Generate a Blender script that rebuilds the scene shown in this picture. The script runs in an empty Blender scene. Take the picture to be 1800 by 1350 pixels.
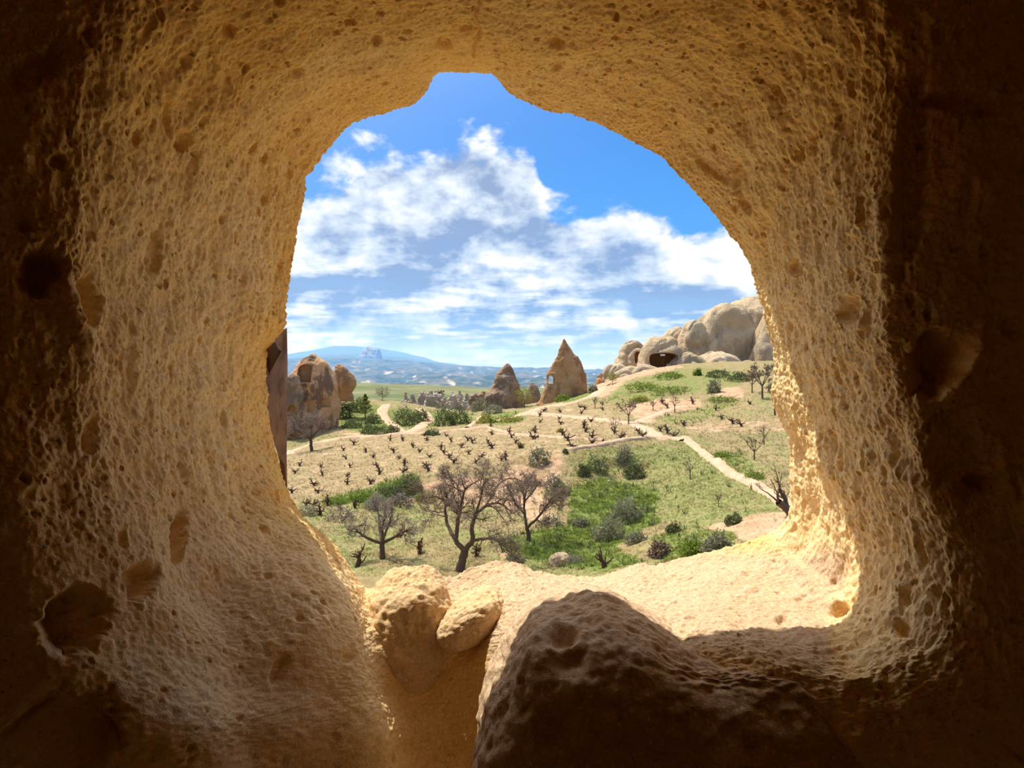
import bpy, bmesh, math, random
import numpy as np
from mathutils import Vector, Matrix

R = random.Random(7)
RG = np.random.default_rng(7)
S = bpy.context.scene
C = S.collection
F, HOR = 1300.0, 650.0          # focal length in pixels of the 1800 x 1350 frame, horizon row
SUNDIR = Vector((0.655, -0.735, -1.74)).normalized()   # the way sunlight travels

# ------------------------------------------------------------------ camera, sky, sun, exposure
cam = bpy.data.cameras.new('camera'); camo = bpy.data.objects.new('camera', cam); C.objects.link(camo)
camo.location = (0, 0, 0); camo.rotation_euler = (math.pi/2, 0, 0)
cam.sensor_fit = 'HORIZONTAL'; cam.sensor_width = 36.0; cam.lens = 36.0*F/1800.0
cam.shift_y = (HOR-675.0)/1800.0
cam.clip_start = 0.05; cam.clip_end = 30000
S.camera = camo
vs = S.view_settings
vs.view_transform = 'Standard'; vs.look = 'None'; vs.exposure = 1.08; vs.gamma = 1.0; vs.use_curve_mapping = False
S.cycles.max_bounces = 8; S.cycles.diffuse_bounces = 7; S.cycles.glossy_bounces = 2
S.cycles.transmission_bounces = 2; S.cycles.transparent_max_bounces = 8; S.cycles.volume_bounces = 1
S.cycles.sample_clamp_indirect = 6.0
S.cycles.caustics_reflective = False; S.cycles.caustics_refractive = False
S.cycles.use_denoising = True
S.cycles.use_adaptive_sampling = True; S.cycles.adaptive_threshold = 0.03
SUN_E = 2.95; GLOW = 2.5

class NT:
    """tiny node-tree writer"""
    def __init__(s, tree): s.t = tree; s.n = tree.nodes; s.l = tree.links
    def add(s, typ, **kw):
        n = s.n.new(typ)
        for k, v in kw.items():
            if k.startswith('_'): setattr(n, k[1:], v)
        return n
    def put(s, sock, v):
        if v is None: return
        if isinstance(v, bpy.types.NodeSocket): s.l.new(v, sock)
        elif isinstance(v, (tuple, list)) and len(v) == 3 and sock.type == 'RGBA': sock.default_value = (*v, 1)
        else: sock.default_value = v
    def m(s, op, a, b=None, c=None, clamp=False):
        n = s.n.new('ShaderNodeMath'); n.operation = op; n.use_clamp = clamp
        for i, v in enumerate((a, b, c)): s.put(n.inputs[i], v)
        return n.outputs[0]
    def vm(s, op, a, b=None):
        n = s.n.new('ShaderNodeVectorMath'); n.operation = op
        s.put(n.inputs[0], a); s.put(n.inputs[1], b)
        return n.outputs[0]
    def mul(s, vec, k): return s.vm('MULTIPLY', vec, k)
    def noise(s, vec, scale, detail=4, rough=.55, dist=0, out=0, lac=2.0):
        n = s.n.new('ShaderNodeTexNoise'); s.put(n.inputs['Vector'], vec)
        n.inputs['Scale'].default_value = scale; n.inputs['Detail'].default_value = detail
        n.inputs['Roughness'].default_value = rough; n.inputs['Distortion'].default_value = dist
        n.inputs['Lacunarity'].default_value = lac
        return n.outputs[out]
    def vor(s, vec, scale, out='Distance', rnd=1.0):
        n = s.n.new('ShaderNodeTexVoronoi'); s.put(n.inputs['Vector'], vec)
        n.inputs['Scale'].default_value = scale; n.inputs['Randomness'].default_value = rnd
        return n.outputs[out]
    def ss(s, v, a, b, c=0., d=1.):
        n = s.n.new('ShaderNodeMapRange'); n.interpolation_type = 'SMOOTHSTEP'
        for i, x in enumerate((v, a, b, c, d)): s.put(n.inputs[i], x)
        return n.outputs[0]
    def mix(s, f, a, b, blend='MIX'):
        n = s.n.new('ShaderNodeMix'); n.data_type = 'RGBA'; n.blend_type = blend
        s.put(n.inputs[0], f); s.put(n.inputs[6], a); s.put(n.inputs[7], b)
        return n.outputs[2]
    def ramp(s, f, stops):
        n = s.n.new('ShaderNodeValToRGB'); s.put(n.inputs[0], f)
        e = n.color_ramp.elements
        while len(e) > 1: e.remove(e[-1])
        e[0].position = stops[0][0]; e[0].color = (*stops[0][1], 1)
        for p, c in stops[1:]:
            k = e.new(p); k.color = (*c, 1)
        return n.outputs[0]
    def curve(s, f, pts):
        n = s.n.new('ShaderNodeFloatCurve'); n.inputs[0].default_value = 1; s.put(n.inputs[1], f)
        c = n.mapping.curves[0]
        while len(c.points) < len(pts): c.points.new(.5, .5)
        for p, q in zip(c.points, pts): p.location = q
        n.mapping.update()
        return n.outputs[0]

# sky: clear blue over a bank of cumulus, hazier towards the horizon
W = bpy.data.worlds.new('sky'); S.world = W; W.use_nodes = True
k = NT(W.node_tree); k.n.clear()
tc = k.n.new('ShaderNodeTexCoord').outputs['Generated']
sp = k.n.new('ShaderNodeSeparateXYZ'); k.l.new(tc, sp.inputs[0])
sx, sy, sz = sp.outputs
az = k.m('ARCTAN2', sx, sy)
el = k.m('ARCSINE', sz)
cb = k.n.new('ShaderNodeCombineXYZ'); k.put(cb.inputs[0], az); k.put(cb.inputs[1], k.m('MULTIPLY', el, 1.5)); P = cb.outputs[0]
# a flat layer overhead gives the long bands near the horizon
dz = k.m('ADD', k.m('MAXIMUM', sz, 0.0), 0.09)
cb2 = k.n.new('ShaderNodeCombineXYZ'); k.put(cb2.inputs[0], k.m('DIVIDE', sx, dz)); k.put(cb2.inputs[1], k.m('DIVIDE', sy, dz)); P2 = cb2.outputs[0]
big = k.noise(P, 5.0, 2, .5, .3)
det = k.noise(P, 8.0, 10, .57, .12)
detu = k.noise(k.vm('ADD', P, (-0.008, 0.024, 0)), 9.0, 5, .60, .10)
band = k.noise(k.vm('ADD', P2, (3.1, 1.7, 0)), 0.75, 9, .60, .12)
bandu = k.noise(k.vm('ADD', P2, (3.04, 1.50, 0)), 0.75, 5, .60, .12)
top = k.curve(k.m('ADD', k.m('MULTIPLY', az, 1/0.8), .5, clamp=True),
              [(0, .50), (.12, .50), (.2, .57), (.28, .60), (.36, .64), (.44, .69), (.50, .655), (.535, .63), (.56, .50), (.64, .485), (.74, .45), (.86, .415), (1, .44)])
top = k.m('MULTIPLY', top, 0.44)
edge = k.m('SUBTRACT', top, el)
rag = k.m('ADD', k.m('MULTIPLY', k.m('SUBTRACT', det, .5), .24), k.m('MULTIPLY', k.m('SUBTRACT', big, .5), .07))
dens = k.ss(k.m('ADD', edge, rag), -.012, .022)
# light from above left: difference of the noise towards the light
relief = k.m('MULTIPLY', k.m('SUBTRACT', det, detu), 4.0)
relb = k.m('MULTIPLY', k.m('SUBTRACT', band, bandu), 3.0)
low = k.ss(el, .20, .10)                                   # bands take over lower down
bandm = k.ss(band, .42, .62)
rim = k.ss(k.m('ADD', edge, k.m('MULTIPLY', rag, .8)), .085, .0)
lum = k.m('ADD', k.m('MULTIPLY', k.ss(det, .36, .62), .40), relief)
lum = k.m('ADD', lum, k.m('MULTIPLY', rim, .45))
lum = k.m('ADD', lum, k.m('MULTIPLY', k.m('ADD', relb, k.m('SUBTRACT', bandm, .5)), k.m('ADD', k.m('MULTIPLY', low, .55), .2)))
shade = k.m('ADD', k.m('MULTIPLY', lum, .85), .20, clamp=True)
cloud = k.ramp(shade, [(0, (.20, .29, .47)), (.3, (.35, .44, .59)), (.6, (.52, .60, .70)), (1, (.78, .79, .79))])
blue = k.ramp(el, [(0, (.46, .60, .74)), (.06, (.30, .48, .74)), (.17, (.08, .30, .72)), (.34, (.042, .23, .66)), (.8, (.035, .18, .56))])
thin = k.ss(band, .38, .5)
dens = k.m('MULTIPLY', dens, k.m('SUBTRACT', 1.0, k.m('MULTIPLY', k.m('MULTIPLY', low, k.m('SUBTRACT', 1.0, thin)), .25)))
col = k.mix(dens, blue, cloud)
# unseen overhead, added to brighten the cave: more cumulus, a glow around the sun
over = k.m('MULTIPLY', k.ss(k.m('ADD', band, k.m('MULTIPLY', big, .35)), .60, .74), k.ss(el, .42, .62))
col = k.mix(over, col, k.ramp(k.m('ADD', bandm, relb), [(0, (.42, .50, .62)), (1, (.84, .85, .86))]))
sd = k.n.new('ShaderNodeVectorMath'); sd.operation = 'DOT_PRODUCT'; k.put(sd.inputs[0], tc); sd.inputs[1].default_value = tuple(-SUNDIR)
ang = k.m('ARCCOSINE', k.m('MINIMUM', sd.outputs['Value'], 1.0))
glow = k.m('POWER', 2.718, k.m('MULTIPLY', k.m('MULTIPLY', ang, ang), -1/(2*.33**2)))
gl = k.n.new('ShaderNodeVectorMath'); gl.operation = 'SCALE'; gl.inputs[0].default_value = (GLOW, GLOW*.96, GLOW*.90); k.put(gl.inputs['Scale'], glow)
haze = k.ss(el, .075, -.01)
col = k.mix(k.m('MULTIPLY', haze, .6), col, (.60, .66, .74))
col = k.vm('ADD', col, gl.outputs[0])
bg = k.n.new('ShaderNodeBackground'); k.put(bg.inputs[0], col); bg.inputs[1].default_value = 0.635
wo = k.n.new('ShaderNodeOutputWorld'); k.l.new(bg.outputs[0], wo.inputs[0])

sun = bpy.data.lights.new('sun', 'SUN'); suno = bpy.data.objects.new('sun', sun); C.objects.link(suno)
sun.energy = SUN_E; sun.angle = math.radians(.55); sun.color = (1.0, .93, .82)
suno.rotation_euler = SUNDIR.to_track_quat('-Z', 'Y').to_euler()

# ------------------------------------------------------------------ helpers
def px3(px, py, D):
    return ((px-900.0)/F*D, D, (HOR-py)/F*D)

_perm = np.random.default_rng(3).permutation(256).astype(np.int64); _perm = np.concatenate([_perm]*3)
_g = np.random.default_rng(4).normal(size=(256, 3)); _g /= np.linalg.norm(_g, axis=1)[:, None]
def perlin(p):
    i = np.floor(p).astype(np.int64); f = p-i; i &= 255
    u = f*f*f*(f*(f*6-15)+10); out = 0
    for dx in (0, 1):
        wx = u[:, 0] if dx else 1-u[:, 0]
        for dy in (0, 1):
            wy = u[:, 1] if dy else 1-u[:, 1]
            for dz_ in (0, 1):
                wz = u[:, 2] if dz_ else 1-u[:, 2]
                h = _perm[_perm[_perm[(i[:, 0]+dx) & 255]+((i[:, 1]+dy) & 255)]+((i[:, 2]+dz_) & 255)]
                g = _g[h]
                out = out+wx*wy*wz*(g[:, 0]*(f[:, 0]-dx)+g[:, 1]*(f[:, 1]-dy)+g[:, 2]*(f[:, 2]-dz_))
    return out*1.5
def fbm(p, o=4, gain=.5, lac=2.03):
    a, s_ = 1.0, 0
    for _ in range(o):
        s_ = s_+a*perlin(p); a *= gain; p = p*lac+17.3
    return s_
def ridged(p, o=4):
    a, s_ = 1.0, 0
    for _ in range(o):
        s_ = s_+a*(1-np.abs(perlin(p))*2); a *= .5; p = p*2.1+9.1
    return s_
def cells(p, seed=0):
    """F1 distance and a per-cell random number"""
    b = np.floor(p).astype(np.int64); f = p-b
    best = np.full(len(p), 9.0); rid = np.zeros(len(p))
    for dx in (-1, 0, 1):
        for dy in (-1, 0, 1):
            for dz_ in (-1, 0, 1):
                h = _perm[_perm[_perm[(b[:, 0]+dx+seed) & 255]+((b[:, 1]+dy) & 255)]+((b[:, 2]+dz_) & 255)]
                q = np.stack([_perm[h]/255.0+dx, _perm[h+7]/255.0+dy, _perm[h+31]/255.0+dz_], 1)*.98
                d = np.linalg.norm(q-f, axis=1)
                c = d < best
                best = np.where(c, d, best); rid = np.where(c, _perm[h+77]/255.0, rid)
    return best, rid
def sst(x, a, b):
    t = np.clip((x-a)/(b-a), 0, 1); return t*t*(3-2*t)

def mesh_np(name, V, Fc, mat=None, parent=None, smooth=True, link=True, mats=None, midx=None):
    """V (n,3); Fc: (m,k) int array or list of such arrays"""
    me = bpy.data.meshes.new(name)
    if not isinstance(Fc, list): Fc = [Fc]
    Fc = [np.asarray(f, dtype=np.int32) for f in Fc if len(f)]
    V = np.asarray(V, dtype=np.float32)
    me.vertices.add(len(V)); me.vertices.foreach_set('co', V.ravel())
    tot = np.concatenate([np.full(len(f), f.shape[1], dtype=np.int32) for f in Fc])
    me.loops.add(int(tot.sum())); me.loops.foreach_set('vertex_index', np.concatenate([f.ravel() for f in Fc]))
    me.polygons.add(len(tot))
    me.polygons.foreach_set('loop_start', np.concatenate([[0], np.cumsum(tot)[:-1]]).astype(np.int32))
    me.polygons.foreach_set('use_smooth', np.full(len(tot), smooth))
    for m_ in (mats or ([mat] if mat else [])): me.materials.append(m_)
    if midx is not None: me.polygons.foreach_set('material_index', np.asarray(midx, dtype=np.int32))
    me.update(calc_edges=True)
    if not link: return me
    return obj(name, me, parent)
def obj(name, me, parent=None):
    o = bpy.data.objects.new(name, me); C.objects.link(o)
    if parent: o.parent = parent
    return o
def grid_faces(n, m, wrap=False):
    a = np.arange(n*m).reshape(n, m)
    if wrap: a = np.concatenate([a, a[:1]], 0)
    return np.stack([a[:-1, :-1], a[1:, :-1], a[1:, 1:], a[:-1, 1:]], -1).reshape(-1, 4)
def tag(o, label=None, cat=None, group=None, kind=None):
    if label: o['label'] = label
    if cat: o['category'] = cat
    if group: o['group'] = group
    if kind: o['kind'] = kind
    return o
def empty(name, loc, label, cat, group=None):
    o = bpy.data.objects.new(name, None); C.objects.link(o); o.location = loc
    o.empty_display_size = .2
    return tag(o, label, cat, group)
def attr(me, name, vals):
    a = me.attributes.new(name, 'FLOAT_COLOR', 'POINT')
    v = np.ones((len(vals), 4), dtype=np.float32); v[:, :vals.shape[1]] = vals
    a.data.foreach_set('color', v.ravel())

def material(name, build, rough=.95, spec=.15):
    m = bpy.data.materials.new(name); m.use_nodes = True
    k = NT(m.node_tree); b = k.n['Principled BSDF']
    b.inputs['Roughness'].default_value = rough
    b.inputs['Specular IOR Level'].default_value = spec
    geo = k.n.new('ShaderNodeNewGeometry').outputs['Position']
    r = build(k, geo, b)
    col, bump = r if isinstance(r, tuple) and len(r) == 2 else (r, None)
    k.put(b.inputs['Base Color'], col)
    if bump is not None:
        n = k.n.new('ShaderNodeBump'); h, st, dist = bump
        k.put(n.inputs['Height'], h); n.inputs['Strength'].default_value = st; n.inputs['Distance'].default_value = dist
        k.l.new(n.outputs[0], b.inputs['Normal'])
    return m

def tuff(k, g, b):
    """soft volcanic tuff: warm tan, paler and redder patches, grit and small stones"""
    n1 = k.noise(g, 1.6, 2, .55)
    n2 = k.noise(g, 9.0, 3, .6)
    col = k.ramp(n1, [(.30, (.89, .53, .12)), (.5, (.93, .60, .17)), (.7, (.93, .66, .27))])
    col = k.mix(k.ss(n2, .35, .7), k.mix(.35, col, (.76, .45, .14)), col)
    at = k.n.new('ShaderNodeVertexColor'); at.layer_name = 'crust'
    sc_ = k.n.new('ShaderNodeSeparateColor'); k.l.new(at.outputs[0], sc_.inputs[0])
    col = k.mix(k.m('MULTIPLY', sc_.outputs[0], k.ss(n2, .15, .5)), col, (.95, .72, .37))
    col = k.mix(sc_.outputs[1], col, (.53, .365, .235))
    vn = k.n.new('ShaderNodeTexVoronoi'); vn.inputs['Scale'].default_value = 70.0; k.put(vn.inputs['Vector'], g); v, vc = vn.outputs['Distance'], vn.outputs['Color']
    s3 = k.n.new('ShaderNodeSeparateColor'); k.l.new(vc, s3.inputs[0])
    chip = k.m('MULTIPLY', k.ss(v, .38, .22), k.m('GREATER_THAN', s3.outputs[0], .80))
    col = k.mix(k.m('MULTIPLY', chip, .55), col, (.90, .80, .64))
    speck = k.m('MULTIPLY', k.ss(v, .30, .15), k.m('LESS_THAN', s3.outputs[0], .09))
    col = k.mix(k.m('MULTIPLY', speck, .65), col, (.22, .13, .07))
    fine = k.noise(g, 120.0, 3, .7)
    col = k.mix(k.ss(fine, .36, .66), k.mix(.24, col, (.52, .30, .11)), k.mix(.25, col, (.98, .84, .54)))
    h = k.m('MULTIPLY', k.noise(g, 85.0, 4, .78), 1.5)
    return col, (h, .50, .009)
M_TUFF = material('tuff', tuff)

# ------------------------------------------------------------------ the cave: window wall with its tunnel
CX, CY = 930.0, 620.0
L0 = [(765,130,2.75),(782,127,2.75),(800,126,2.75),(835,129,2.75),(868,131,2.75),(880,150,2.75),(892,162,2.75),(918,175,2.74),(945,189,2.74),(968,197,2.74),(1005,200,2.73),(1050,217,2.72),(1090,238,2.71),
 (1130,258,2.7),(1165,278,2.7),(1205,320,2.68),(1240,360,2.67),(1270,395,2.66),(1300,433,2.65),(1318,465,2.65),(1327,500,2.65),(1333,530,2.65),(1343,560,2.65),(1352,590,2.65),
 (1358,620,2.65),(1360,655,2.65),(1356,680,2.65),(1360,710,2.65),(1370,740,2.65),(1382,775,2.65),(1387,810,2.65),(1385,850,2.65),(1388,885,2.66),(1384,905,2.66),(1375,922,2.67),
 (1355,936,2.7),(1330,946,2.72),(1300,956,2.75),(1270,963,2.78),(1240,971,2.78),(1200,979,2.78),(1152,994,2.78),(1122,990,2.78),(1090,1001,2.78),(1060,1013,2.78),(1020,1013,2.78),
 (980,1011,2.78),(940,1003,2.78),(915,990,2.78),(870,985,2.78),(830,997,2.78),(800,1012,2.76),(770,1012,2.75),(740,1008,2.75),(705,1008,2.73),(672,1022,2.72),(650,1050,2.70),(640,1034,2.70),(620,1005,2.70),(590,970,2.70),
 (565,940,2.70),(537,918,2.72),(525,893,2.74),(510,873,2.75),(497,848,2.75),(489,810,2.75),(480,770,2.75),(471,720,2.75),(467,665,2.75),(470,615,2.75),(488,592,2.75),(503,572,2.75),(504,540,2.75),(510,480,2.75),
 (519,430,2.75),(529,380,2.75),(540,310,2.75),(556,290,2.75),(578,262,2.75),(600,236,2.75),(622,215,2.75),(660,205,2.75),(692,195,2.75),(722,186,2.75),(742,173,2.75),(754,152,2.75)]
L1 = [(300,620,2.06),(310,450,2.07),(345,250,2.08),(420,130,2.1),(560,70,2.14),(760,45,2.18),(900,40,2.2),(1060,55,2.2),(1220,85,2.18),(1330,130,2.16),
 (1390,250,2.16),(1420,420,2.17),(1445,600,2.18),(1465,750,2.17),(1480,900,2.16),(1478,1010,2.18),(1450,1062,2.20),(1350,1065,2.22),(1250,1064,2.24),(1120,1068,2.25),(1000,1072,2.26),
 (900,1072,2.32),(850,1078,2.48),(800,1080,2.50),(740,1082,2.52),(680,1090,2.50),(630,1110,2.44),(560,1065,2.34),(490,1035,2.23),(430,1010,2.16),(385,945,2.14),(345,880,2.14),(315,760,2.08)]
L2 = [(118,620,1.63),(105,450,1.62),(110,250,1.63),(140,50,1.65),(260,-70,1.70),(500,-120,1.75),(760,-140,1.8),(900,-145,1.8),(1150,-140,1.8),(1380,-120,1.78),(1540,-60,1.76),
 (1585,150,1.76),(1588,400,1.77),(1592,600,1.78),(1630,780,1.76),(1680,950,1.73),(1700,1090,1.71),(1640,1150,1.70),(1500,1208,1.72),(1350,1175,1.84),(1250,1158,1.90),(1120,1160,1.92),(1000,1165,1.95),
 (900,1160,2.06),(840,1170,2.38),(790,1190,2.43),(740,1205,2.43),(660,1215,2.36),(590,1215,2.22),(480,1195,1.98),(380,1165,1.85),(290,1125,1.74),(220,1060,1.68),(165,960,1.66),(125,790,1.64)]
L3 = [(-150,620,1.55),(-160,400,1.55),(-150,150,1.56),(-120,-120,1.58),(150,-280,1.62),(500,-330,1.68),(900,-350,1.7),(1300,-340,1.7),(1600,-300,1.68),(1800,-150,1.68),
 (1860,200,1.70),(1860,620,1.72),(1890,850,1.68),(1930,1100,1.64),(1900,1260,1.62),(1700,1330,1.64),(1500,1370,1.70),(1250,1370,1.84),(1000,1375,1.86),(840,1375,2.30),(740,1370,2.32),(640,1370,2.22),(560,1370,2.06),
 (420,1370,1.78),(280,1370,1.62),(140,1340,1.54),(0,1240,1.50),(-90,1080,1.50),(-130,850,1.53)]
L4 = [(-1900,650,1.6),(-1900,-1650,1.6),(900,-1650,1.6),(3700,-1650,1.6),(3700,650,1.6),(3700,2300,1.6),(900,2300,1.72),(-1900,2300,1.6)]
NA = 1500
TH = np.linspace(-math.pi, math.pi, NA, endpoint=False)
def loop_polar(L, th=TH):
    a = np.array(L, float); dx, dy = a[:, 0]-CX, a[:, 1]-CY
    t = np.arctan2(dy, dx); o = np.argsort(t); t = t[o]; X, Y, D = dx[o], dy[o], a[o, 2]
    t2 = np.concatenate([[t[-1]-2*math.pi], t, [t[0]+2*math.pi]])
    X = np.concatenate([[X[-1]], X, [X[0]]]); Y = np.concatenate([[Y[-1]], Y, [Y[0]]]); D = np.concatenate([[D[-1]], D, [D[0]]])
    # intersection of the ray at th with the polygon edge
    i = np.clip(np.searchsorted(t2, th, side='right')-1, 0, len(t2)-2)
    c, s_ = np.cos(th), np.sin(th)
    ax, ay, bx, by = X[i], Y[i], X[i+1], Y[i+1]
    den = (bx-ax)*s_-(by-ay)*c
    w = np.clip((ay*c-ax*s_)/np.where(np.abs(den) < 1e-9, 1e-9, den), 0, 1)
    r = np.hypot(ax+(bx-ax)*w, ay+(by-ay)*w); d = D[i]+(D[i+1]-D[i])*w
    return r, d
def smooth_per(v, n):
    if n < 1: return v
    kx = np.hanning(2*n+3)[1:-1]; kx /= kx.sum()
    return np.convolve(np.concatenate([v[-len(kx):], v, v[:len(kx)]]), kx, 'same')[len(kx):-len(kx)]
def pchip_rows(T, Y, q):
    """monotone cubic through Y[k] (each an array over angles) at knots T, sampled at q"""
    T = np.asarray(T, float); Y = np.asarray(Y); h = np.diff(T)[:, None]; dl = np.diff(Y, axis=0)/h
    m = np.zeros_like(Y); m[0] = dl[0]; m[-1] = dl[-1]
    for j in range(1, len(T)-1):
        same = dl[j-1]*dl[j] > 0
        w1, w2 = 2*h[j]+h[j-1], h[j]+2*h[j-1]
        with np.errstate(divide='ignore', invalid='ignore'):
            v = (w1+w2)/(w1/dl[j-1]+w2/dl[j])
        m[j] = np.where(same, v, 0)
    out = []
    for x in q:
        j = min(max(np.searchsorted(T, x, side='right')-1, 0), len(T)-2)
        t = (x-T[j])/h[j, 0]; t2, t3 = t*t, t*t*t
        out.append((2*t3-3*t2+1)*Y[j]+(t3-2*t2+t)*h[j]*m[j]+(-2*t3+3*t2)*Y[j+1]+(t3-t2)*h[j]*m[j+1])
    return np.stack(out, 1)      # angles x samples
rl, dl_ = zip(*[loop_polar(L) for L in (L0, L1, L2, L3, L4)])
rl, dl_ = [list(x) for x in (rl, dl_)]
for j, n in enumerate((2, 18, 22, 26, 10)):
    rl[j] = smooth_per(rl[j], n); dl_[j] = smooth_per(dl_[j], n+6)
raw0 = rl[0]+1.5*fbm(np.stack([np.cos(TH)*60, np.sin(TH)*60, TH*0], 1), 3); rl[0] = smooth_per(rl[0], 16); dl_[0] = smooth_per(dl_[0], 16)
qs = np.concatenate([np.linspace(0, 1, 135, endpoint=False)**1.15, np.linspace(1, 2, 125, endpoint=False), np.linspace(2, 3, 80, endpoint=False), np.linspace(3, 4, 14)])
RR = pchip_rows(range(5), rl, qs); DD = pchip_rows(range(5), dl_, qs)
RR = RR+(raw0-rl[0])[:, None]*(1-sst(qs, 0, .10))[None]
PX = CX+RR*np.cos(TH)[:, None]; PY = CY+RR*np.sin(TH)[:, None]
def polyline_x(pts, y):
    a = np.array(pts, float); return np.interp(y, a[:, 1], a[:, 0])
V = np.stack([(PX-900)/F*DD, DD, (HOR-PY)/F*DD], -1)          # angles x samples x 3
def grid_normals(V):
    da = np.roll(V, -1, 0)-np.roll(V, 1, 0)
    db = np.gradient(V, axis=1)
    n = np.cross(da, db); n /= np.linalg.norm(n, axis=-1)[..., None]+1e-12
    return n
N = grid_normals(V)
# make the normals point into the rock (away from the tunnel's axis, or away from the camera)
axis = np.stack([np.full(DD.shape, .02), DD*0+1.6, np.full(DD.shape, .1)], -1)
flip = np.sign(np.sum(N*(V-axis*np.array([1, 1, 1])), -1).mean())
N *= flip
Pf = V.reshape(-1, 3); px, py = PX.ravel(), PY.ravel(); T = np.broadcast_to(qs, PX.shape).ravel()
A = np.broadcast_to(TH[:, None], PX.shape).ravel()
near = sst(T, .0, .35)                                        # quieter right at the sky line
lower = sst(py, 880, 1010)*(1-sst(px, 1400, 1480))            # the sill and lower-left slope are smoother
wall = 1-lower
d = np.zeros(len(Pf))
d += .026*fbm(Pf*2.6, 2)*near
d += .012*fbm(Pf*7.0, 3)*(.25+.75*near)*(1-.5*lower)
# tool marks: upright streaks on the walls
streak = fbm(Pf*np.array([15., 15., 5.5])+5, 3, .55)
ceil = sst(np.abs(N.reshape(-1, 3)[:, 2]), .45, .8)
d += .009*streak*wall*(.35+.65*near)*(1-.65*ceil)
rightw = sst(px, 1290, 1400)*wall
d += .011*sst(fbm(Pf*np.array([17., 17., 6.5])+31, 2), -.2, .9)*rightw
for sc, p0, dep, seed in ((np.array([22., 22., 7.5]), .72, .020, 21), (np.array([40., 40., 14.]), .72, .012, 33)):
    f1, rid = cells(Pf*sc+.5*fbm(Pf*9, 1)[:, None], seed); rad = .16+.20*(rid-p0)/(1-p0)
    d += dep*sst(f1, rad, rad*.3)*(rid > p0)*(rightw+.45*(1-sst(px, 420, 560))*wall)
d += .0042*fbm(Pf*30, 3, .6)+.0046*fbm(Pf*80, 2, .75)*(.7+.3*wall)
# pits
for sc, p0, dep, seed in ((np.array([11., 11., 6.0]), .90, .026, 0), (np.array([24., 24., 13.]), .85, .024, 5), (np.array([50., 50., 34.]), .80, .015, 9), (np.array([90., 90., 70.]), .80, .008, 13)):
    f1, rid = cells(Pf*sc+3.3*fbm(Pf*6, 1)[:, None]*.12, seed)
    rad = .17+.22*(rid-p0)/(1-p0)
    pit = sst(f1, rad, rad*.35)*(rid > p0)
    d += dep*pit*(1-.55*lower)*(.3+.7*near)
# hollows cut or worn into the wall: (px, py, half width, half height, depth, tilt)
for hx, hy, ha, hb, hd, ti in ((72,476,40,48,.12,.5),(158,530,26,46,.05,.2),(128,1092,50,62,.13,.75),(243,1022,30,36,.06,.6),(314,942,13,46,.05,.05),(322,250,16,20,.03,0),(290,200,12,40,.02,0),(280,440,12,40,.02,.1),
        (100,282,16,12,.03,0),(45,395,18,12,.03,.4),(60,120,70,30,.04,-.6),(1640,640,50,62,.10,.3),(1605,300,30,170,.06,.05),(1700,180,75,22,.04,.1),(1690,800,60,90,.05,-.4),(1580,480,14,22,.03,0),(1740,850,40,20,.04,0),
        (1380,1090,16,12,.02,0),(1590,1050,9,14,.03,0),(1580,1098,16,12,.03,.2),(1470,1065,16,14,.04,.4),(490,1175,9,26,.02,.2),(575,1168,12,10,.015,0),(445,1250,6,7,.015,0),(1395,470,10,18,.025,0),(1497,545,20,24,.03,.2),
        (120,1290,100,80,.10,-.3),(780,72,13,11,.025,0),(770,72,8,8,.02,0),(660,70,10,8,.02,0),(1085,18,6,6,.02,0),(520,125,14,11,.02,0),(980,120,9,8,.02,0),(1300,330,12,50,.02,-.3),(1255,300,10,40,.015,-.9)):
    ca, sa = math.cos(ti), math.sin(ti)
    u = ((px-hx)*ca+(py-hy)*sa)/ha; v = (-(px-hx)*sa+(py-hy)*ca)/hb
    q = np.sqrt(u*u+v*v)+.30*fbm(np.stack([px/30, py/30, px*0+hx], 1), 3)
    soft = np.clip(.75*u-.35*v, 0, 1)                 # a crisp lip on one side, worn away on the other
    d += hd*sst(q, 1.10+.15*soft, .70-.55*soft)*(T < 3.05)
# lumps that stand proud (negative pushes towards the room)
for hx, hy, ha, hb, hd, ti in ((1700,640,16,60,-.05,.35),(1665,690,25,14,-.04,-.4),(1560,560,22,170,-.018,0),(1720,330,60,40,-.03,0),(1440,650,40,120,-.015,0),(465,870,34,34,-.03,0),(480,915,50,18,-.02,.4),(150,600,18,90,-.02,-.25),(125,540,22,70,-.02,-.4)):
    ca, sa = math.cos(ti), math.sin(ti)
    u = ((px-hx)*ca+(py-hy)*sa)/ha; v = (-(px-hx)*sa+(py-hy)*ca)/hb
    d += hd*np.exp(-(u*u+v*v)*1.2)*(T < 3.05)
# the outer rebate on the right: set back behind the inner edge
xe = polyline_x([(1290,420),(1352,560),(1395,640),(1402,700),(1395,740),(1420,800),(1470,850),(1479,880),(1482,1000),(1478,1045)], py)
step = sst(xe-px+6*fbm(np.stack([px/25, py/25, px*0], 1), 2), -4, 10)*sst(py, 520, 600)*(1-sst(py, 1030, 1060))*(px > 1200)
step *= sst(935+(px-1340)*.90-py, -8, 12)*sst(px, 1335, 1365)
d += .032*step*sst(T, .02, .40)
# sloping ridge of the pale drapery, lower left
xr = polyline_x([(430,860),(500,960),(560,1080),(610,1230),(640,1400)], py)
d += -.09*np.exp(-((px-xr)/75)**2)*sst(py, 880, 980)*(T > .1)*(px < 760)
xr2 = polyline_x([(300,900),(380,1060),(440,1200),(480,1400)], py)
d += .04*np.exp(-((px-xr2)/60)**2)*sst(py, 950, 1050)*(px < 760)
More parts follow.
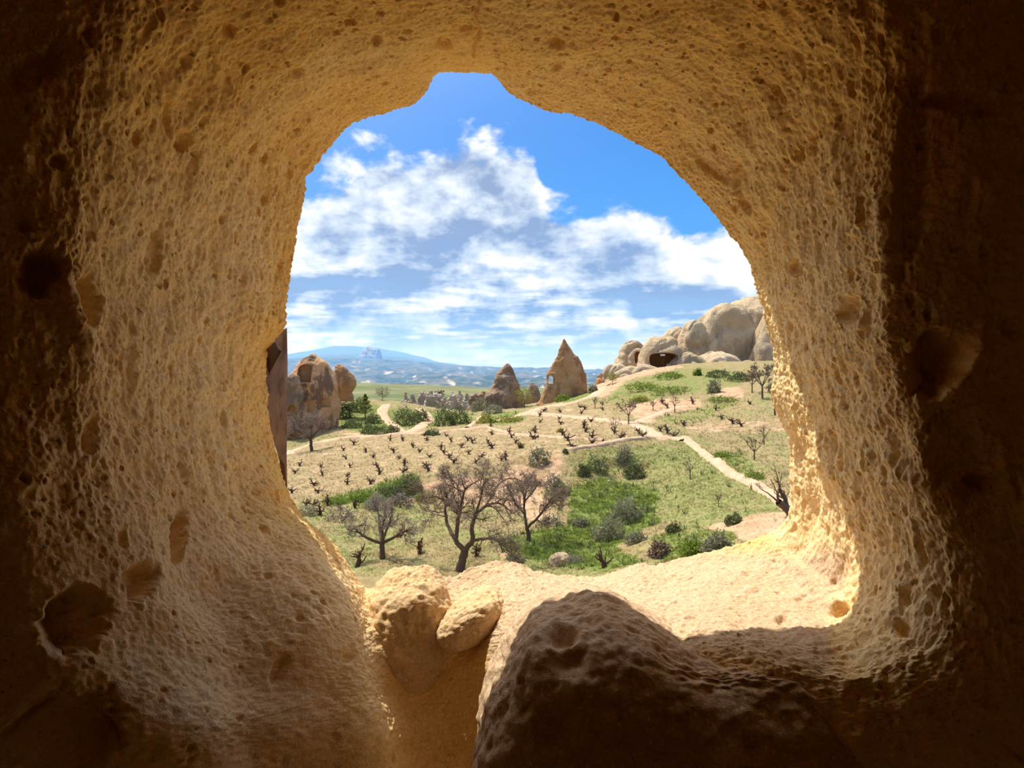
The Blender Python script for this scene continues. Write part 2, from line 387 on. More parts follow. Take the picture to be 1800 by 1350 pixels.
# crack from the crown of the arch
xc = polyline_x([(838,-40),(842,10),(838,30),(841,52),(836,70),(829,100)], py)+2.5*np.sin(py/7)
d += .02*np.exp(-((px-xc)/2.6)**2)*(py < 102)*(py > -60)
xc = polyline_x([(424,510),(440,535),(455,552),(466,570)], py)
d += .010*np.exp(-((px-xc)/2.2)**2)*(py > 508)*(py < 575)
d *= 1-.6*sst(T, 3.2, 4)
Pd = Pf+N.reshape(-1, 3)*d[:, None]
# smoothed shell outside the sky line: the cliff face the window is cut through
Vd = Pd.reshape(V.shape)
P0 = Vd[:, 0, :]
rings = []
cxw = np.array([.0, 0, .05])
dirr = P0-np.array([.02, 0, .05]); dirr[:, 1] = 0
un = dirr/np.linalg.norm(dirr, axis=1)[:, None]
cl = np.random.default_rng(5)
def ext(off, y):
    q = P0+un*off; q[:, 1] = y+.05*fbm(q*3, 3)*min(1, off*2); return q
rings.append(P0+un*10+np.array([0, 1.2, 0])); rings.append(P0+un*4+np.array([0, .9, 0])); rings.append(ext(1.6, 3.05)); rings.append(ext(.7, 2.92)); rings.append(P0+un*.28+np.array([0, .05, 0])); rings.append(P0+un*.11+np.array([0, .022, 0])); rings.append(P0+un*.035+np.array([0, .010, 0])); rings.append(P0+un*.008+np.array([0, .008, 0]))
Vall = np.concatenate([np.stack(rings, 1), Vd], 1)
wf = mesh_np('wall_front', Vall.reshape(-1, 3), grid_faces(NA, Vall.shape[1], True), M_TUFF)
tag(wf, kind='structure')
# weathered crust (the rock's own colour, except sunlight painted on the rebate): cream on the lower left drapery and right foot, pinkish on the sill
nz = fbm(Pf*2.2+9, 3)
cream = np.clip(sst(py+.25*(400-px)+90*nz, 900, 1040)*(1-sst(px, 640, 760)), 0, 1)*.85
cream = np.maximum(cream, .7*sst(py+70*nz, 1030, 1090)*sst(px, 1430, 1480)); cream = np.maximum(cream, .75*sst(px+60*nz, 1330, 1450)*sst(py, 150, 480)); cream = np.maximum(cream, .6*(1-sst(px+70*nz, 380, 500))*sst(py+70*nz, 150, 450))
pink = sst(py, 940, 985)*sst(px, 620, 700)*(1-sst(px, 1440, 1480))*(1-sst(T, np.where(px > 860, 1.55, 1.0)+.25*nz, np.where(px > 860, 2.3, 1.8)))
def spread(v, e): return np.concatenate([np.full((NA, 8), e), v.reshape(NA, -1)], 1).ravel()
cream = np.maximum(cream, .9*step)  # sunlight put into the colour: the rebate is painted paler
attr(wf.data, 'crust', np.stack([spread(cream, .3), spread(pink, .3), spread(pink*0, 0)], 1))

# rest of the chamber behind the camera
def rough_panel(name, O, U, Vv, nu, nv, amp=.09):
    a = np.linspace(0, 1, nu)[:, None, None]; b = np.linspace(0, 1, nv)[None, :, None]
    P_ = np.array(O)+a*np.array(U)+b*np.array(Vv); sh = P_.shape; P_ = P_.reshape(-1, 3)
    n = np.cross(U, Vv); n = n/np.linalg.norm(n)
    P_ = P_+n*(amp*fbm(P_*1.3, 4))[:, None]
    o = mesh_np(name, P_, grid_faces(nu, nv), M_TUFF); tag(o, kind='structure'); return o
rough_panel('wall_left', (-3.1, 2.0, -2.0), (0, -8, 0), (0, 0, 5), 90, 50)
rough_panel('wall_right', (3.1, 2.0, -2.0), (0, -8, 0), (0, 0, 5), 90, 50)
rough_panel('wall_back', (-3.4, -5.6, -2.0), (6.8, 0, 0), (0, 0, 5), 60, 50)
rough_panel('ceiling', (-3.4, 2.0, 2.6), (6.8, 0, 0), (0, -9, 0), 60, 90)
rough_panel('floor', (-3.4, 2.0, -1.75), (6.8, 0, 0), (0, -9, 0), 60, 90)

def blob(name, c, r, nu=96, nv=64, amp=.05, sc=3., mat=M_TUFF, power=2.0, fine=.006, parent=None, cut=None, rot=0, pink=.7, crease=0, crease_sc=.1):
    """rounded rock: superellipsoid with layered noise"""
    th = np.linspace(0, 2*math.pi, nu, endpoint=False)[:, None]; ph = np.linspace(-math.pi/2+.02, math.pi/2-.02, nv)[None, :]
    sg2 = lambda v, e: np.sign(v)*np.abs(v)**e
    u = np.stack([np.cos(ph)*np.cos(th), np.cos(ph)*np.sin(th), np.sin(ph)+0*th], -1).reshape(-1, 3)
    u = u/(np.abs(u)**power).sum(1)[:, None]**(1/power); P_ = u*np.array(r)
    n = sg2(u, power-1)/np.array(r); n /= np.linalg.norm(n, axis=1)[:, None]+1e-9
    if rot:
        c_, s_ = math.cos(rot), math.sin(rot); M_ = np.array([[c_, 0, s_], [0, 1, 0], [-s_, 0, c_]])
        P_ = P_@M_.T; n = n@M_.T
    Q = P_+np.array(c)
    dd = amp*fbm(Q*sc, 4)+fine*fbm(Q*sc*9, 3)
    if crease: dd = dd-crease*np.exp(-(perlin(Q*crease_sc)/.07)**2)-.5*crease*np.exp(-(perlin(Q*crease_sc*2.3+7)/.06)**2)
    if cut is not None: dd = dd+cut(Q)
    o = mesh_np(name, P_+n*dd[:, None], grid_faces(nu, nv, True)[:, ::-1], mat, parent)
    me = o.data; bm = bmesh.new(); bm.from_mesh(me)
    bmesh.ops.holes_fill(bm, edges=[e_ for e_ in bm.edges if e_.is_boundary], sides=0); bm.to_mesh(me); bm.free()
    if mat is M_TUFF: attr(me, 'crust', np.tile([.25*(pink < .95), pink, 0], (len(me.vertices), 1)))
    o.location = c
    return o

# ------------------------------------------------------------------ materials outside
M_SILL = M_TUFF
def earth(k, g, b):
    a = k.n.new('ShaderNodeVertexColor'); a.layer_name = 'cover'
    s3 = k.n.new('ShaderNodeSeparateColor'); k.l.new(a.outputs[0], s3.inputs[0])
    soil, green, lush = s3.outputs
    n1 = k.noise(g, 1.1, 5, .65); n2 = k.noise(g, .22, 4, .6); n3 = k.noise(g, 4.0, 4, .7)
    dry = k.ramp(n1, [(.3, (.25, .18, .08)), (.5, (.33, .245, .115)), (.7, (.40, .295, .15))])
    gr = k.ramp(n3, [(.3, (.15, .17, .045)), (.5, (.23, .24, .075)), (.72, (.32, .30, .12))])
    lu = k.ramp(n3, [(.3, (.11, .145, .028)), (.55, (.175, .225, .042)), (.75, (.26, .29, .085))])
    so = k.ramp(n1, [(.3, (.40, .235, .125)), (.55, (.52, .325, .185)), (.75, (.60, .42, .27))])
    w = k.m('MULTIPLY', k.m('SUBTRACT', n1, .5), 1.3)
    w2 = k.m('MULTIPLY', k.m('SUBTRACT', n2, .5), .9)
    col = k.mix(k.ss(k.m('ADD', green, k.m('ADD', w, w2)), .3, .7), dry, gr)
    col = k.mix(k.ss(k.m('ADD', lush, w), .3, .7), col, lu)
    col = k.mix(k.ss(k.m('ADD', soil, w), .35, .65), col, so)
    col = k.mix(1.0, col, (.86, .86, .86), 'MULTIPLY')
    return col, (k.m('ADD', n3, n1), .6, .12)
M_EARTH = material('earth', earth)
M_PATH = material('path_dirt', lambda k, g, b: (k.ramp(k.noise(g, 2.0, 5, .6), [(.3, (.42, .265, .155)), (.55, (.50, .335, .21)), (.75, (.56, .40, .265))]), (k.noise(g, 6.0, 4, .6), .4, .05)))
def rockmat(name, c1, c2, c3, dark=(.16, .10, .07), amt=.5, sc=.35, st=(1, 1, .45), bd=.25):
    def f(k, g, b):
        n1 = k.noise(g, sc, 5, .6); n2 = k.noise(k.mul(g, st), sc*2.6, 6, .65); n3 = k.noise(g, sc*9, 4, .65)
        col = k.ramp(n1, [(.3, c1), (.5, c2), (.72, c3)])
        col = k.mix(k.m('MULTIPLY', k.ss(n2, .49, .57), amt), col, dark)
        col = k.mix(k.m('MULTIPLY', k.ss(n3, .55, .75), .25), col, dark)
        return col, (k.m('ADD', n2, k.m('MULTIPLY', n3, .5)), .7, bd)
    return material(name, f)
M_RED = rockmat('red_tuff', (.48, .25, .105), (.53, .30, .14), (.55, .36, .21), (.135, .085, .055), .88, .22)
M_RED2 = rockmat('orange_tuff', (.40, .20, .075), (.44, .24, .10), (.44, .28, .14), (.19, .105, .055), .6, .25)
M_GREY = rockmat('brown_tuff', (.25, .155, .085), (.32, .21, .125), (.40, .29, .19), (.11, .08, .055), .6, .3)
M_PALE = rockmat('pale_tuff', (.41, .295, .165), (.48, .36, .215), (.53, .42, .27), (.26, .20, .13), .55, .13, (1, 1, .5), .8)
M_WHITE = rockmat('white_tuff', (.42, .315, .225), (.50, .395, .29), (.55, .46, .35), (.22, .165, .12), .4, .15, (1, 1, .3), .8)
M_NICHE = rockmat('niche_tuff', (.40, .21, .08), (.43, .24, .095), (.44, .26, .12), (.28, .15, .07), .3, .4)
def flat(name, c, c2=None, sc=8.0):
    return material(name, lambda k, g, b: k.mix(k.noise(g, sc, 3, .6), c, c2 or tuple(x*.6 for x in c)))
def leaf(name, c, c2, sc):
    """thin leaves let part of the light through"""
    m = flat(name, c, c2, sc); k = NT(m.node_tree); b = k.n['Principled BSDF']; o = k.n['Material Output']; src = b.inputs['Base Color'].links[0].from_socket
    t = k.n.new('ShaderNodeBsdfTranslucent'); k.l.new(src, t.inputs[0]); x = k.n.new('ShaderNodeMixShader'); x.inputs[0].default_value = .4
    k.l.new(b.outputs[0], x.inputs[1]); k.l.new(t.outputs[0], x.inputs[2]); k.l.new(x.outputs[0], o.inputs[0]); return m
M_BARK = flat('bark', (.085, .055, .040), (.15, .105, .075)); M_TWIG = flat('twig', (.17, .115, .08), (.25, .185, .14)); M_TWIGP = flat('pale_twig', (.30, .24, .20), (.22, .16, .13))
M_VINE = flat('vine_wood', (.060, .034, .026), (.12, .07, .05))
M_STRAW = flat('straw', (.50, .38, .17), (.38, .28, .11)); M_GRASS = leaf('green_blades', (.18, .215, .045), (.28, .275, .095), .7); M_LUSH = leaf('lush_leaves', (.14, .205, .028), (.24, .31, .055), .9)
M_DRY = leaf('dry_blades', (.34, .25, .125), (.27, .21, .095), .7)
M_SHRUB = leaf('shrub_leaf', (.085, .11, .035), (.15, .17, .07), 2.0); M_SAGE = leaf('sage_leaf', (.20, .205, .12), (.27, .255, .16), 2.0); M_OLIVE = leaf('fresh_leaf', (.32, .31, .06), (.25, .26, .05), 3.0)
M_CONIFER = leaf('conifer_leaf', (.15, .17, .03), (.22, .22, .05), 3.0)

# ------------------------------------------------------------------ terrain: one height field fitted to surveyed spots (column, row, distance)
CP = [(480,1010,27),(600,1010,27),(800,1010,27),(950,1010,27),(1100,1005,25),(1250,985,22.5),(1400,975,21),
 (550,960,31.5),(672,985,29),(810,1003,27.6),(700,930,34.8),(850,945,33),(925,950,32.5),(520,915,36.8),(600,902,38.7),(700,890,40.6),(760,880,42.4),(800,900,39),(860,890,40.6),
 (510,882,42),(600,872,43.5),(700,849,44.5),(760,834,45),(830,825,45.5),(890,822,45),(915,809,46),(990,796,46),(1050,785,48),(1130,772,52),(1200,767,54),
 (1060,950,33),(1020,985,29),(1100,965,30),(1110,905,37),(1105,862,41),(1105,835,44.5),(1000,880,39),(1050,840,43),(960,860,42),(980,920,35.5),
 (1213,842,40),(1263,892,33.5),(1200,940,28),(1300,930,27),(1160,975,26),(1250,955,25),(1350,925,25),(1300,836,38),(1390,880,30),(1380,800,44),(1343,780,52),(1250,800,46),(1325,808,42),
 (560,800,62),(520,835,51),(620,830,52.5),(700,800,57),(600,772,74),(505,790,78),(700,764,76),(800,754,79),(860,749,81),(850,800,51.5),(800,780,60),(940,723,90),(950,765,63),(1050,735,76),(1000,765,60),(1105,746,67),(1185,727,75),(1250,722,75),(1340,722,70),(1280,750,62),
 (1045,717,88),(1000,707,96),(1090,690,92),(1200,693,85),(1310,695,80),(1150,668,98),(1100,664,106),(1200,650,104),(1300,650,100),(1400,648,95),(1060,682,106),(1000,697,110),(940,716,106),(880,719,110),(820,724,110),
 (700,708,106),(640,738,90),(620,705,101),(600,752,86),(545,768,85),(500,775,82),(580,756,84),(760,722,106),(740,740,93),(800,742,90),(700,735,95),(660,716,103),
 (500,735,150),(620,727,150),(760,738,150),(900,738,150),(1000,705,150),(1100,655,150),(1250,645,150),(1400,640,150),(700,735,220),(900,730,220),(1050,700,220),(1250,650,220),(500,735,220),
 (500,1250,12),(900,1250,12),(1300,1250,12),(700,1100,18),(1100,1080,18),(1400,1050,17),
 (200,1010,27),(200,880,42),(200,790,78),(200,735,150),(200,1250,12),(1700,960,21),(1700,880,30),(1700,780,50),(1700,690,80),(1700,620,150),(1700,1200,12),(200,735,220),(1700,630,220)]
_c = np.array(CP, float); _cx = np.stack([_c[:, 0]/100, 9*np.log(_c[:, 2])], 1); _cz = (HOR-_c[:, 1])/F*_c[:, 2]/np.sqrt(_c[:, 2])
def _tps(r2): return .5*r2*np.log(r2+1e-9)
_K = _tps(((_cx[:, None]-_cx[None])**2).sum(-1))+.02*np.eye(len(_cx)); _Pm = np.concatenate([np.ones((len(_cx), 1)), _cx], 1)
_A = np.block([[_K, _Pm], [_Pm.T, np.zeros((3, 3))]]); _w = np.linalg.solve(_A, np.concatenate([_cz, np.zeros(3)]))
def height0(px, D):
    q = np.stack([px/100, 9*np.log(D)], 1); z = np.empty(len(q))
    for a in range(0, len(q), 40000):
        b = q[a:a+40000]
        z[a:a+40000] = _tps(((b[:, None]-_cx[None])**2).sum(-1))@_w[:len(_cx)]+_w[len(_cx)]+b@_w[len(_cx)+1:]
    return z*np.sqrt(D)
ucols = np.concatenate([np.linspace(-700, 440, 40), np.linspace(450, 1440, 560), np.linspace(1450, 2500, 40)])
drows = np.concatenate([np.geomspace(4.5, 20, 24, endpoint=False), np.geomspace(20, 125, 420), np.geomspace(126, 330, 70)])
UU, DDt = np.meshgrid(ucols, drows, indexing='ij'); tu, td = UU.ravel(), DDt.ravel()
tz = height0(np.clip(tu, 150, 1750), td)
tx = (tu-900)/F*td
q3 = np.stack([tx, td, tx*0], 1)
rough = .14*fbm(q3*.45, 4)+.06*fbm(q3*1.7+3, 3)
tz = tz+rough
TPY = HOR-tz*F/td                                     # where each vertex shows
def inpoly(px, py, poly):
    p = np.array(poly, float); x0, y0 = p[:, 0], p[:, 1]; x1, y1 = np.roll(x0, -1), np.roll(y0, -1)
    r = np.zeros(len(px), bool)
    for a, b, c, d_ in zip(x0, y0, x1, y1):
        if b != d_: r ^= ((b > py) != (d_ > py)) & (px < (c-a)*(py-b)/(d_-b)+a)
    return r
nx = 14*fbm(q3*.35+40, 4); ny = 5*fbm(q3*.35+80, 4)
ex, ey = tu+nx, TPY+ny
vine_poly = [(150,850),(480,805),(620,768),(800,752),(930,722),(1000,707),(1060,712),(1130,760),(1060,780),(990,795),(900,826),(740,838),(560,872),(480,890),(150,930)]
def cover_masks(ex, ey, td):
    I = lambda p: inpoly(ex, ey, p)
    soil = np.zeros(len(ex)); green = np.full(len(ex), .42); lush = np.zeros(len(ex))
    v = I(vine_poly); green[v] = .08; soil[v] = .34
    for p, s_ in (([(880,832),(925,804),(990,795),(985,830),(960,870),(985,935),(900,900),(740,880),(735,845)], .62), ([(1080,712),(1150,700),(1235,702),(1225,730),(1130,745)], .68), ([(1030,690),(1060,668),(1120,640),(1200,636),(1200,652),(1110,664),(1060,700)], .85),
                  ([(1255,695),(1265,680),(1300,675),(1315,690),(1290,702)], .9), ([(1200,740),(1400,735),(1400,760),(1210,762)], .45), ([(1230,925),(1340,900),(1400,900),(1390,945),(1310,950)], .75), ([(600,755),(640,750),(640,768),(600,768)], .5), ([(860,955),(905,950),(935,975),(880,985)], .6),
                  ([(1030,900),(1075,880),(1050,930),(1035,930)], .4), ([(720,955),(800,950),(800,985),(700,985)], .35)):
        q = I(p); soil[q] = s_; green[q] *= .4
    for p, s_ in (([(1000,870),(1050,838),(1100,850),(1155,862),(1160,920),(1080,960),(1130,985),(1040,1005),(930,985),(870,960),(930,930),(1000,925)], .75), ([(1150,940),(1230,930),(1290,935),(1280,975),(1150,990)], .55),
                  ([(555,880),(620,866),(735,832),(740,852),(700,885),(590,888)], .7), ([(1062,705),(1100,670),(1160,652),(1240,644),(1310,655),(1312,680),(1250,690),(1150,700),(1080,722)], .5), ([(845,745),(870,725),(925,722),(935,735),(880,750)], .6), ([(1140,735),(1300,700),(1310,715),(1200,750)], .45),
                  ([(980,705),(1000,690),(1045,680),(1035,700),(1000,712)], .6), ([(1255,800),(1300,790),(1330,830),(1310,845)], .45), ([(600,690),(640,690),(660,715),(830,725),(840,745),(700,755),(640,765),(600,750)], .6)):
        q = I(p); lush[q] = s_; soil[q] *= .3
    g2 = I([(510,890),(720,890),(800,920),(1000,940),(1000,1010),(480,1010)]); green[g2] = .5
    g3 = I([(1000,800),(1200,775),(1400,900),(1330,930),(1200,930),(1000,870)]); green[g3] = np.maximum(green[g3], .62)
    return soil, green, lush
soil, green, lush = cover_masks(ex, ey, td)
def soften(v, a=7, b=4):
    v = v.reshape(UU.shape); ka = np.hanning(2*a+3)[1:-1]; ka /= ka.sum(); kb = np.hanning(2*b+3)[1:-1]; kb /= kb.sum()
    v = np.apply_along_axis(lambda r: np.convolve(np.pad(r, a, 'edge'), ka, 'same')[a:-a], 0, v)
    return np.apply_along_axis(lambda r: np.convolve(np.pad(r, b, 'edge'), kb, 'same')[b:-b], 1, v).ravel()
soil, green, lush = soften(soil), soften(green), soften(lush)
far_ = td > 200; soil[far_] = .05; green[far_] = .62
ground = mesh_np('ground', np.stack([tx, td, tz], 1), grid_faces(len(ucols), len(drows))[:, ::-1], M_EARTH)
attr(ground.data, 'cover', np.stack([soil, green, lush], 1)); tag(ground, kind='structure')
TZ = tz.reshape(UU.shape); TP = TPY.reshape(UU.shape); iD = np.arange(len(drows))
def spot(px, py, dmin=14):
    """the nearest point of the terrain seen at (px, py)"""
    px = np.atleast_1d(np.asarray(px, float)); py = np.atleast_1d(np.asarray(py, float))
    ci = np.clip(np.searchsorted(ucols, px), 1, len(ucols)-1); w = ((px-ucols[ci-1])/(ucols[ci]-ucols[ci-1]))[:, None]
    col = TP[ci-1]*(1-w)+TP[ci]*w; zc = TZ[ci-1]*(1-w)+TZ[ci]*w
    ok = (col <= py[:, None]) & (drows[None] > dmin)
    j = np.where(ok.any(1), ok.argmax(1), len(drows)-1); j = np.maximum(j, 1); r = np.arange(len(px))
    a, b = col[r, j-1], col[r, j]; t = np.clip((a-py)/np.where(np.abs(a-b) < 1e-6, 1e-6, a-b), 0, 1)
    D = drows[j-1]+(drows[j]-drows[j-1])*t; z = zc[r, j-1]+(zc[r, j]-zc[r, j-1])*t
    return np.stack([(px-900)/F*D, D, z], 1)
def zat(x, y):
    x = np.atleast_1d(np.asarray(x, float)); y = np.atleast_1d(np.asarray(y, float)); px = x/y*F+900
    ci = np.clip(np.searchsorted(ucols, px), 1, len(ucols)-1); ri = np.clip(np.searchsorted(drows, y), 1, len(drows)-1)
    u = np.clip((px-ucols[ci-1])/(ucols[ci]-ucols[ci-1]), 0, 1); v = np.clip((y-drows[ri-1])/(drows[ri]-drows[ri-1]), 0, 1)
    return (TZ[ci-1, ri-1]*(1-u)+TZ[ci, ri-1]*u)*(1-v)+(TZ[ci-1, ri]*(1-u)+TZ[ci, ri]*u)*v

# trodden paths: ribbons that follow the ground
def path(name, pts, w):
    p = np.array(pts, float); n = max(int(np.hypot(*np.diff(p, axis=0).T).sum()/2.5), 8)
    s_ = np.concatenate([[0], np.cumsum(np.hypot(*np.diff(p, axis=0).T))]); q = np.linspace(0, s_[-1], n)
    G = spot(np.interp(q, s_, p[:, 0]), np.interp(q, s_, p[:, 1]))
    for _ in range(8): G[1:-1] = (G[:-2]+2*G[1:-1]+G[2:])/4
    t = np.gradient(G[:, :2], axis=0); t /= np.linalg.norm(t, axis=1)[:, None]+1e-9; nn = np.stack([-t[:, 1], t[:, 0]], 1)
    rows = []
    for j, a in enumerate(np.linspace(-1, 1, 6)):
        jit = 1+.3*fbm(np.stack([q/30, q*0+j*3.3, q*0+w], 1), 2)
        xy = G[:, :2]+nn*(a*w/2*jit)[:, None]
        z = zat(xy[:, 0], xy[:, 1])+(.13 if abs(a) < .9 else -.08)
        rows.append(np.stack([xy[:, 0], xy[:, 1], z], 1))
    o = mesh_np(name, np.stack(rows, 1).reshape(-1, 3), grid_faces(n, 6), M_PATH); tag(o, kind='structure')
for pts, w in (([(490,806),(501,800),(528,788),(559,778),(613,769),(653,768),(707,763),(745,763),(817,755),(858,750)], 1.1), ([(679,712),(669,723),(676,734),(694,749),(705,762)], 1.5), ([(738,719),(748,726),(756,738),(728,757),(708,763)], 1.6), ([(848,732),(837,741),(822,752)], .8),
        ([(1070,677),(1058,682),(1040,698),(998,710),(956,716),(935,724),(905,733),(875,742)], 1.9), ([(930,725),(946,728),(982,731),(1034,736),(1071,740),(1113,746),(1134,754),(1157,768),(1201,775)], 1.3), ([(1203,769),(1216,780),(1230,792),(1259,813),(1290,837),(1322,849),(1353,866),(1375,880),(1392,893)], .75),
        ([(1113,745),(1147,733),(1173,723),(1207,715)], 1.2), ([(1201,774),(1160,770),(1130,771),(1094,774),(1055,783),(995,792)], .45), ([(858,752),(900,763),(930,766),(995,770),(1060,775)], .4), ([(873,763),(947,768)], .3)):
    path('path', pts, w)

# ------------------------------------------------------------------ beyond: a grassy plateau, tufa badlands, the blue hill
def sheet(name, rows, cols, fn, mat, nD=60, nU=160, attrs=None):
    u = np.linspace(cols[0], cols[1], nU); D = np.geomspace(rows[0], rows[1], nD); U_, D_ = np.meshgrid(u, D, indexing='ij')
    z = fn(U_.ravel(), D_.ravel()); x = (U_.ravel()-900)/F*D_.ravel()
    o = mesh_np(name, np.stack([x, D_.ravel(), z], 1), grid_faces(nU, nD)[:, ::-1], mat); tag(o, kind='structure'); return o
M_PLAT = material('plateau_grass', lambda k, g, b: k.mix(k.ss(k.noise(k.mul(g, (.4, 1.6, 1)), .045, 5, .65), .40, .62), (.10, .125, .045), (.21, .19, .09)))
def plat(u, D):
    x = (u-900)/F*D
    py = np.interp(np.log(D), np.log([240, 330, 420, 600, 1100, 1500]), [722, 697, 681, 677, 674.5, 676])
    py = py+np.interp(u, [450, 620, 760, 860, 1000], [-6, -1, 3, 8, 8])*sst(D, 300, 420)
    return (HOR-py)/F*D+1.6*fbm(np.stack([x/40, D/40, x*0], 1), 3)
sheet('distant_plateau', (240, 1500), (-900, 1400), plat, M_PLAT, 70, 300)
def farmat(k, g, b):
    geo = k.n.new('ShaderNodeNewGeometry'); s3 = k.n.new('ShaderNodeSeparateXYZ'); k.l.new(geo.outputs['Normal'], s3.inputs[0])
    n = k.noise(g, .012, 6, .7); n2 = k.noise(k.mul(g, (1, .5, 2.5)), .007, 6, .7)
    c = k.mix(k.ss(n, .40, .62), (.03, .05, .02), (.13, .12, .065))
    white = k.m('MULTIPLY', k.ss(s3.outputs[2], .97, .88), k.ss(n2, .42, .54))
    return k.mix(white, c, (.52, .44, .35))
M_FAR = material('far_land', farmat)
_tu = np.array([250, 500, 600, 700, 800, 900, 1050, 1500]); _tD = np.log([1250, 1700, 2200, 2800, 3600, 4600, 6500, 7600])
_tp = np.array([[705]*8, [692]*8, [680]*8, [668, 667, 665, 665, 666, 667, 668, 668], [654, 652, 648, 649, 655, 658, 660, 660], [640, 632, 629, 634, 642.5, 646.5, 650, 652], [638, 630, 622, 627, 642, 650, 655, 655], [642, 640, 640, 650, 660, 665, 665, 665]], float)
def farz(u, D):
    x = (u-900)/F*D; g = np.interp(np.log(D), _tD, np.arange(8)); j = np.clip(g.astype(int), 0, 6); f = sst(g-j, 0, 1)
    rowsv = np.stack([np.interp(u, _tu, r) for r in _tp]); r = np.arange(len(u))
    py = rowsv[j, r]*(1-f)+rowsv[j+1, r]*f
    z = (HOR-py)/F*D; q = np.stack([x/260, D/420, x*0], 1)
    bad = sst(D, 1500, 1800)*(1-sst(D, 4200, 4700))
    return z+bad*(22*ridged(q, 5)-24)+3*fbm(q*3, 4)
sheet('distant_hills', (1250, 7600), (-900, 2300), farz, M_FAR, 240, 900)
def peak(u, D):
    x = (u-900)/F*D; prof = np.interp(u, [300, 420, 505, 545, 575, 590, 612, 640, 668, 700, 730, 750, 765, 800, 860, 1000], [640, 634, 624, 617, 611, 608.5, 609, 610.5, 613, 619, 625, 630, 636, 642, 650, 660])
    k_ = np.exp(-((D-8200)/1100)**2)
    return (HOR-prof)/F*D*k_-120*(1-k_)+14*fbm(np.stack([x/420, D/420, x*0], 1), 4)
M_PEAK = material('peak_scrub', lambda k, g, b: k.mix(k.noise(g, .006, 5, .6), (.05, .065, .03), (.10, .10, .055)))
sheet('distant_hill', (6600, 9500), (-500, 1300), peak, M_PEAK, 70, 360)
# haze: the air over the far valley scatters blue light
hz = bpy.data.materials.new('valley_haze'); hz.use_nodes = True; kk = NT(hz.node_tree); kk.n.clear()
vsn = kk.n.new('ShaderNodeVolumeScatter'); vsn.inputs['Color'].default_value = (.12, .40, 1.0, 1); vsn.inputs['Density'].default_value = 2.3e-4; vsn.inputs['Anisotropy'].default_value = .2
oo = kk.n.new('ShaderNodeOutputMaterial'); kk.l.new(vsn.outputs[0], oo.inputs['Volume'])
bm = bmesh.new(); bmesh.ops.create_cube(bm, size=1)
for v in bm.verts: v.co = Vector((v.co.x*18000-1000, 5300+v.co.y*9000, 40+v.co.z*420))
me = bpy.data.meshes.new('valley_haze'); bm.to_mesh(me); bm.free(); me.materials.append(hz)
tag(obj('valley_haze', me), 'blue haze hanging over the far valley and hills', 'haze', kind='stuff')

# ------------------------------------------------------------------ rock towers
def lathe_rock(name, rows, D, depth=.8, mat=M_RED, amp=.25, sc=.45, nu=80, nv=90, power=2.3, parent=None, lean=0, fine=.05):
    """rows: (py, left px, right px) from the top down; closed, round in plan, really `depth` as deep as wide"""
    r = np.array(rows, float); q = np.linspace(r[0, 0], r[-1, 0], nv)
    l = np.interp(q, r[:, 0], r[:, 1]); rt = np.interp(q, r[:, 0], r[:, 2])
    cx, hw = (l+rt)/2, (rt-l)/2*D/F
    th = np.linspace(0, 2*math.pi, nu, endpoint=False)[:, None]; e = 2/power
    sg = lambda v: np.sign(v)*np.abs(v)**e
    X = ((cx-900)/F*D)[None]+hw[None]*sg(np.cos(th)); dep = np.maximum(hw, .25*hw.max())*depth*np.minimum(1, hw/(.2*hw.max()+1e-6))
    Y = D+hw.max()*.15+dep[None]*sg(np.sin(th)); Z = ((HOR-q)/F*D)[None]+0*th
    P_ = np.stack([X, Y, Z], -1); base = np.array([((cx[-1]-900)/F*D), D, (HOR-q[-1])/F*D])
    n = np.stack([np.cos(th)+0*X, np.sin(th)+0*X, .25+0*X], -1)
    Q = P_.reshape(-1, 3)
    dd = (amp*fbm(Q*sc, 4)+fine*fbm(Q*sc*8, 3)).reshape(X.shape)*np.minimum(1, hw/(.3*hw.max()))[None]
    P_ = P_+n*dd[..., None]-base
    V_ = np.concatenate([P_.reshape(-1, 3), [P_[:, 0].mean(0)], [P_[:, -1].mean(0)]])
    a = np.arange(nu*nv).reshape(nu, nv); b = np.roll(a, -1, 0)
    tri = np.concatenate([np.stack([a[:, 0], b[:, 0], np.full(nu, nu*nv)], 1), np.stack([b[:, -1], a[:, -1], np.full(nu, nu*nv+1)], 1)])
    o = mesh_np(name, V_, [grid_faces(nu, nv, True)[:, ::-1], tri[:, ::-1]], mat, parent); o.location = base
    bm = bmesh.new(); bm.from_mesh(o.data); bmesh.ops.recalc_face_normals(bm, faces=bm.faces); bm.to_mesh(o.data); bm.free()
    return o
def arch_cutter(x0, x1, y0, y1, Dc, deep, arch=.5, thru=False):
    """an arched solid to cut a niche with; pixel box at distance Dc"""
    a, b = px3(x0, y1, Dc), px3(x1, y0, Dc); w, h = b[0]-a[0], b[2]-a[2]; rs = h*arch
    prof = [(a[0], a[2]), (b[0], a[2])]+[(a[0]+w/2+w/2*math.cos(t), a[2]+h-rs+rs*math.sin(t)) for t in np.linspace(0, math.pi, 11)]
    bm = bmesh.new(); f = [bm.verts.new((x, Dc-deep, z)) for x, z in prof]; g = [bm.verts.new((x, Dc+deep, z)) for x, z in prof]
    bm.faces.new(f); bm.faces.new(g[::-1]); n = len(prof)
    for i in range(n): bm.faces.new((f[i], f[(i+1) % n], g[(i+1) % n], g[i]))
    bmesh.ops.recalc_face_normals(bm, faces=bm.faces)
    me = bpy.data.meshes.new('cutter'); bm.to_mesh(me); bm.free(); me.materials.append(M_NICHE)
    return me
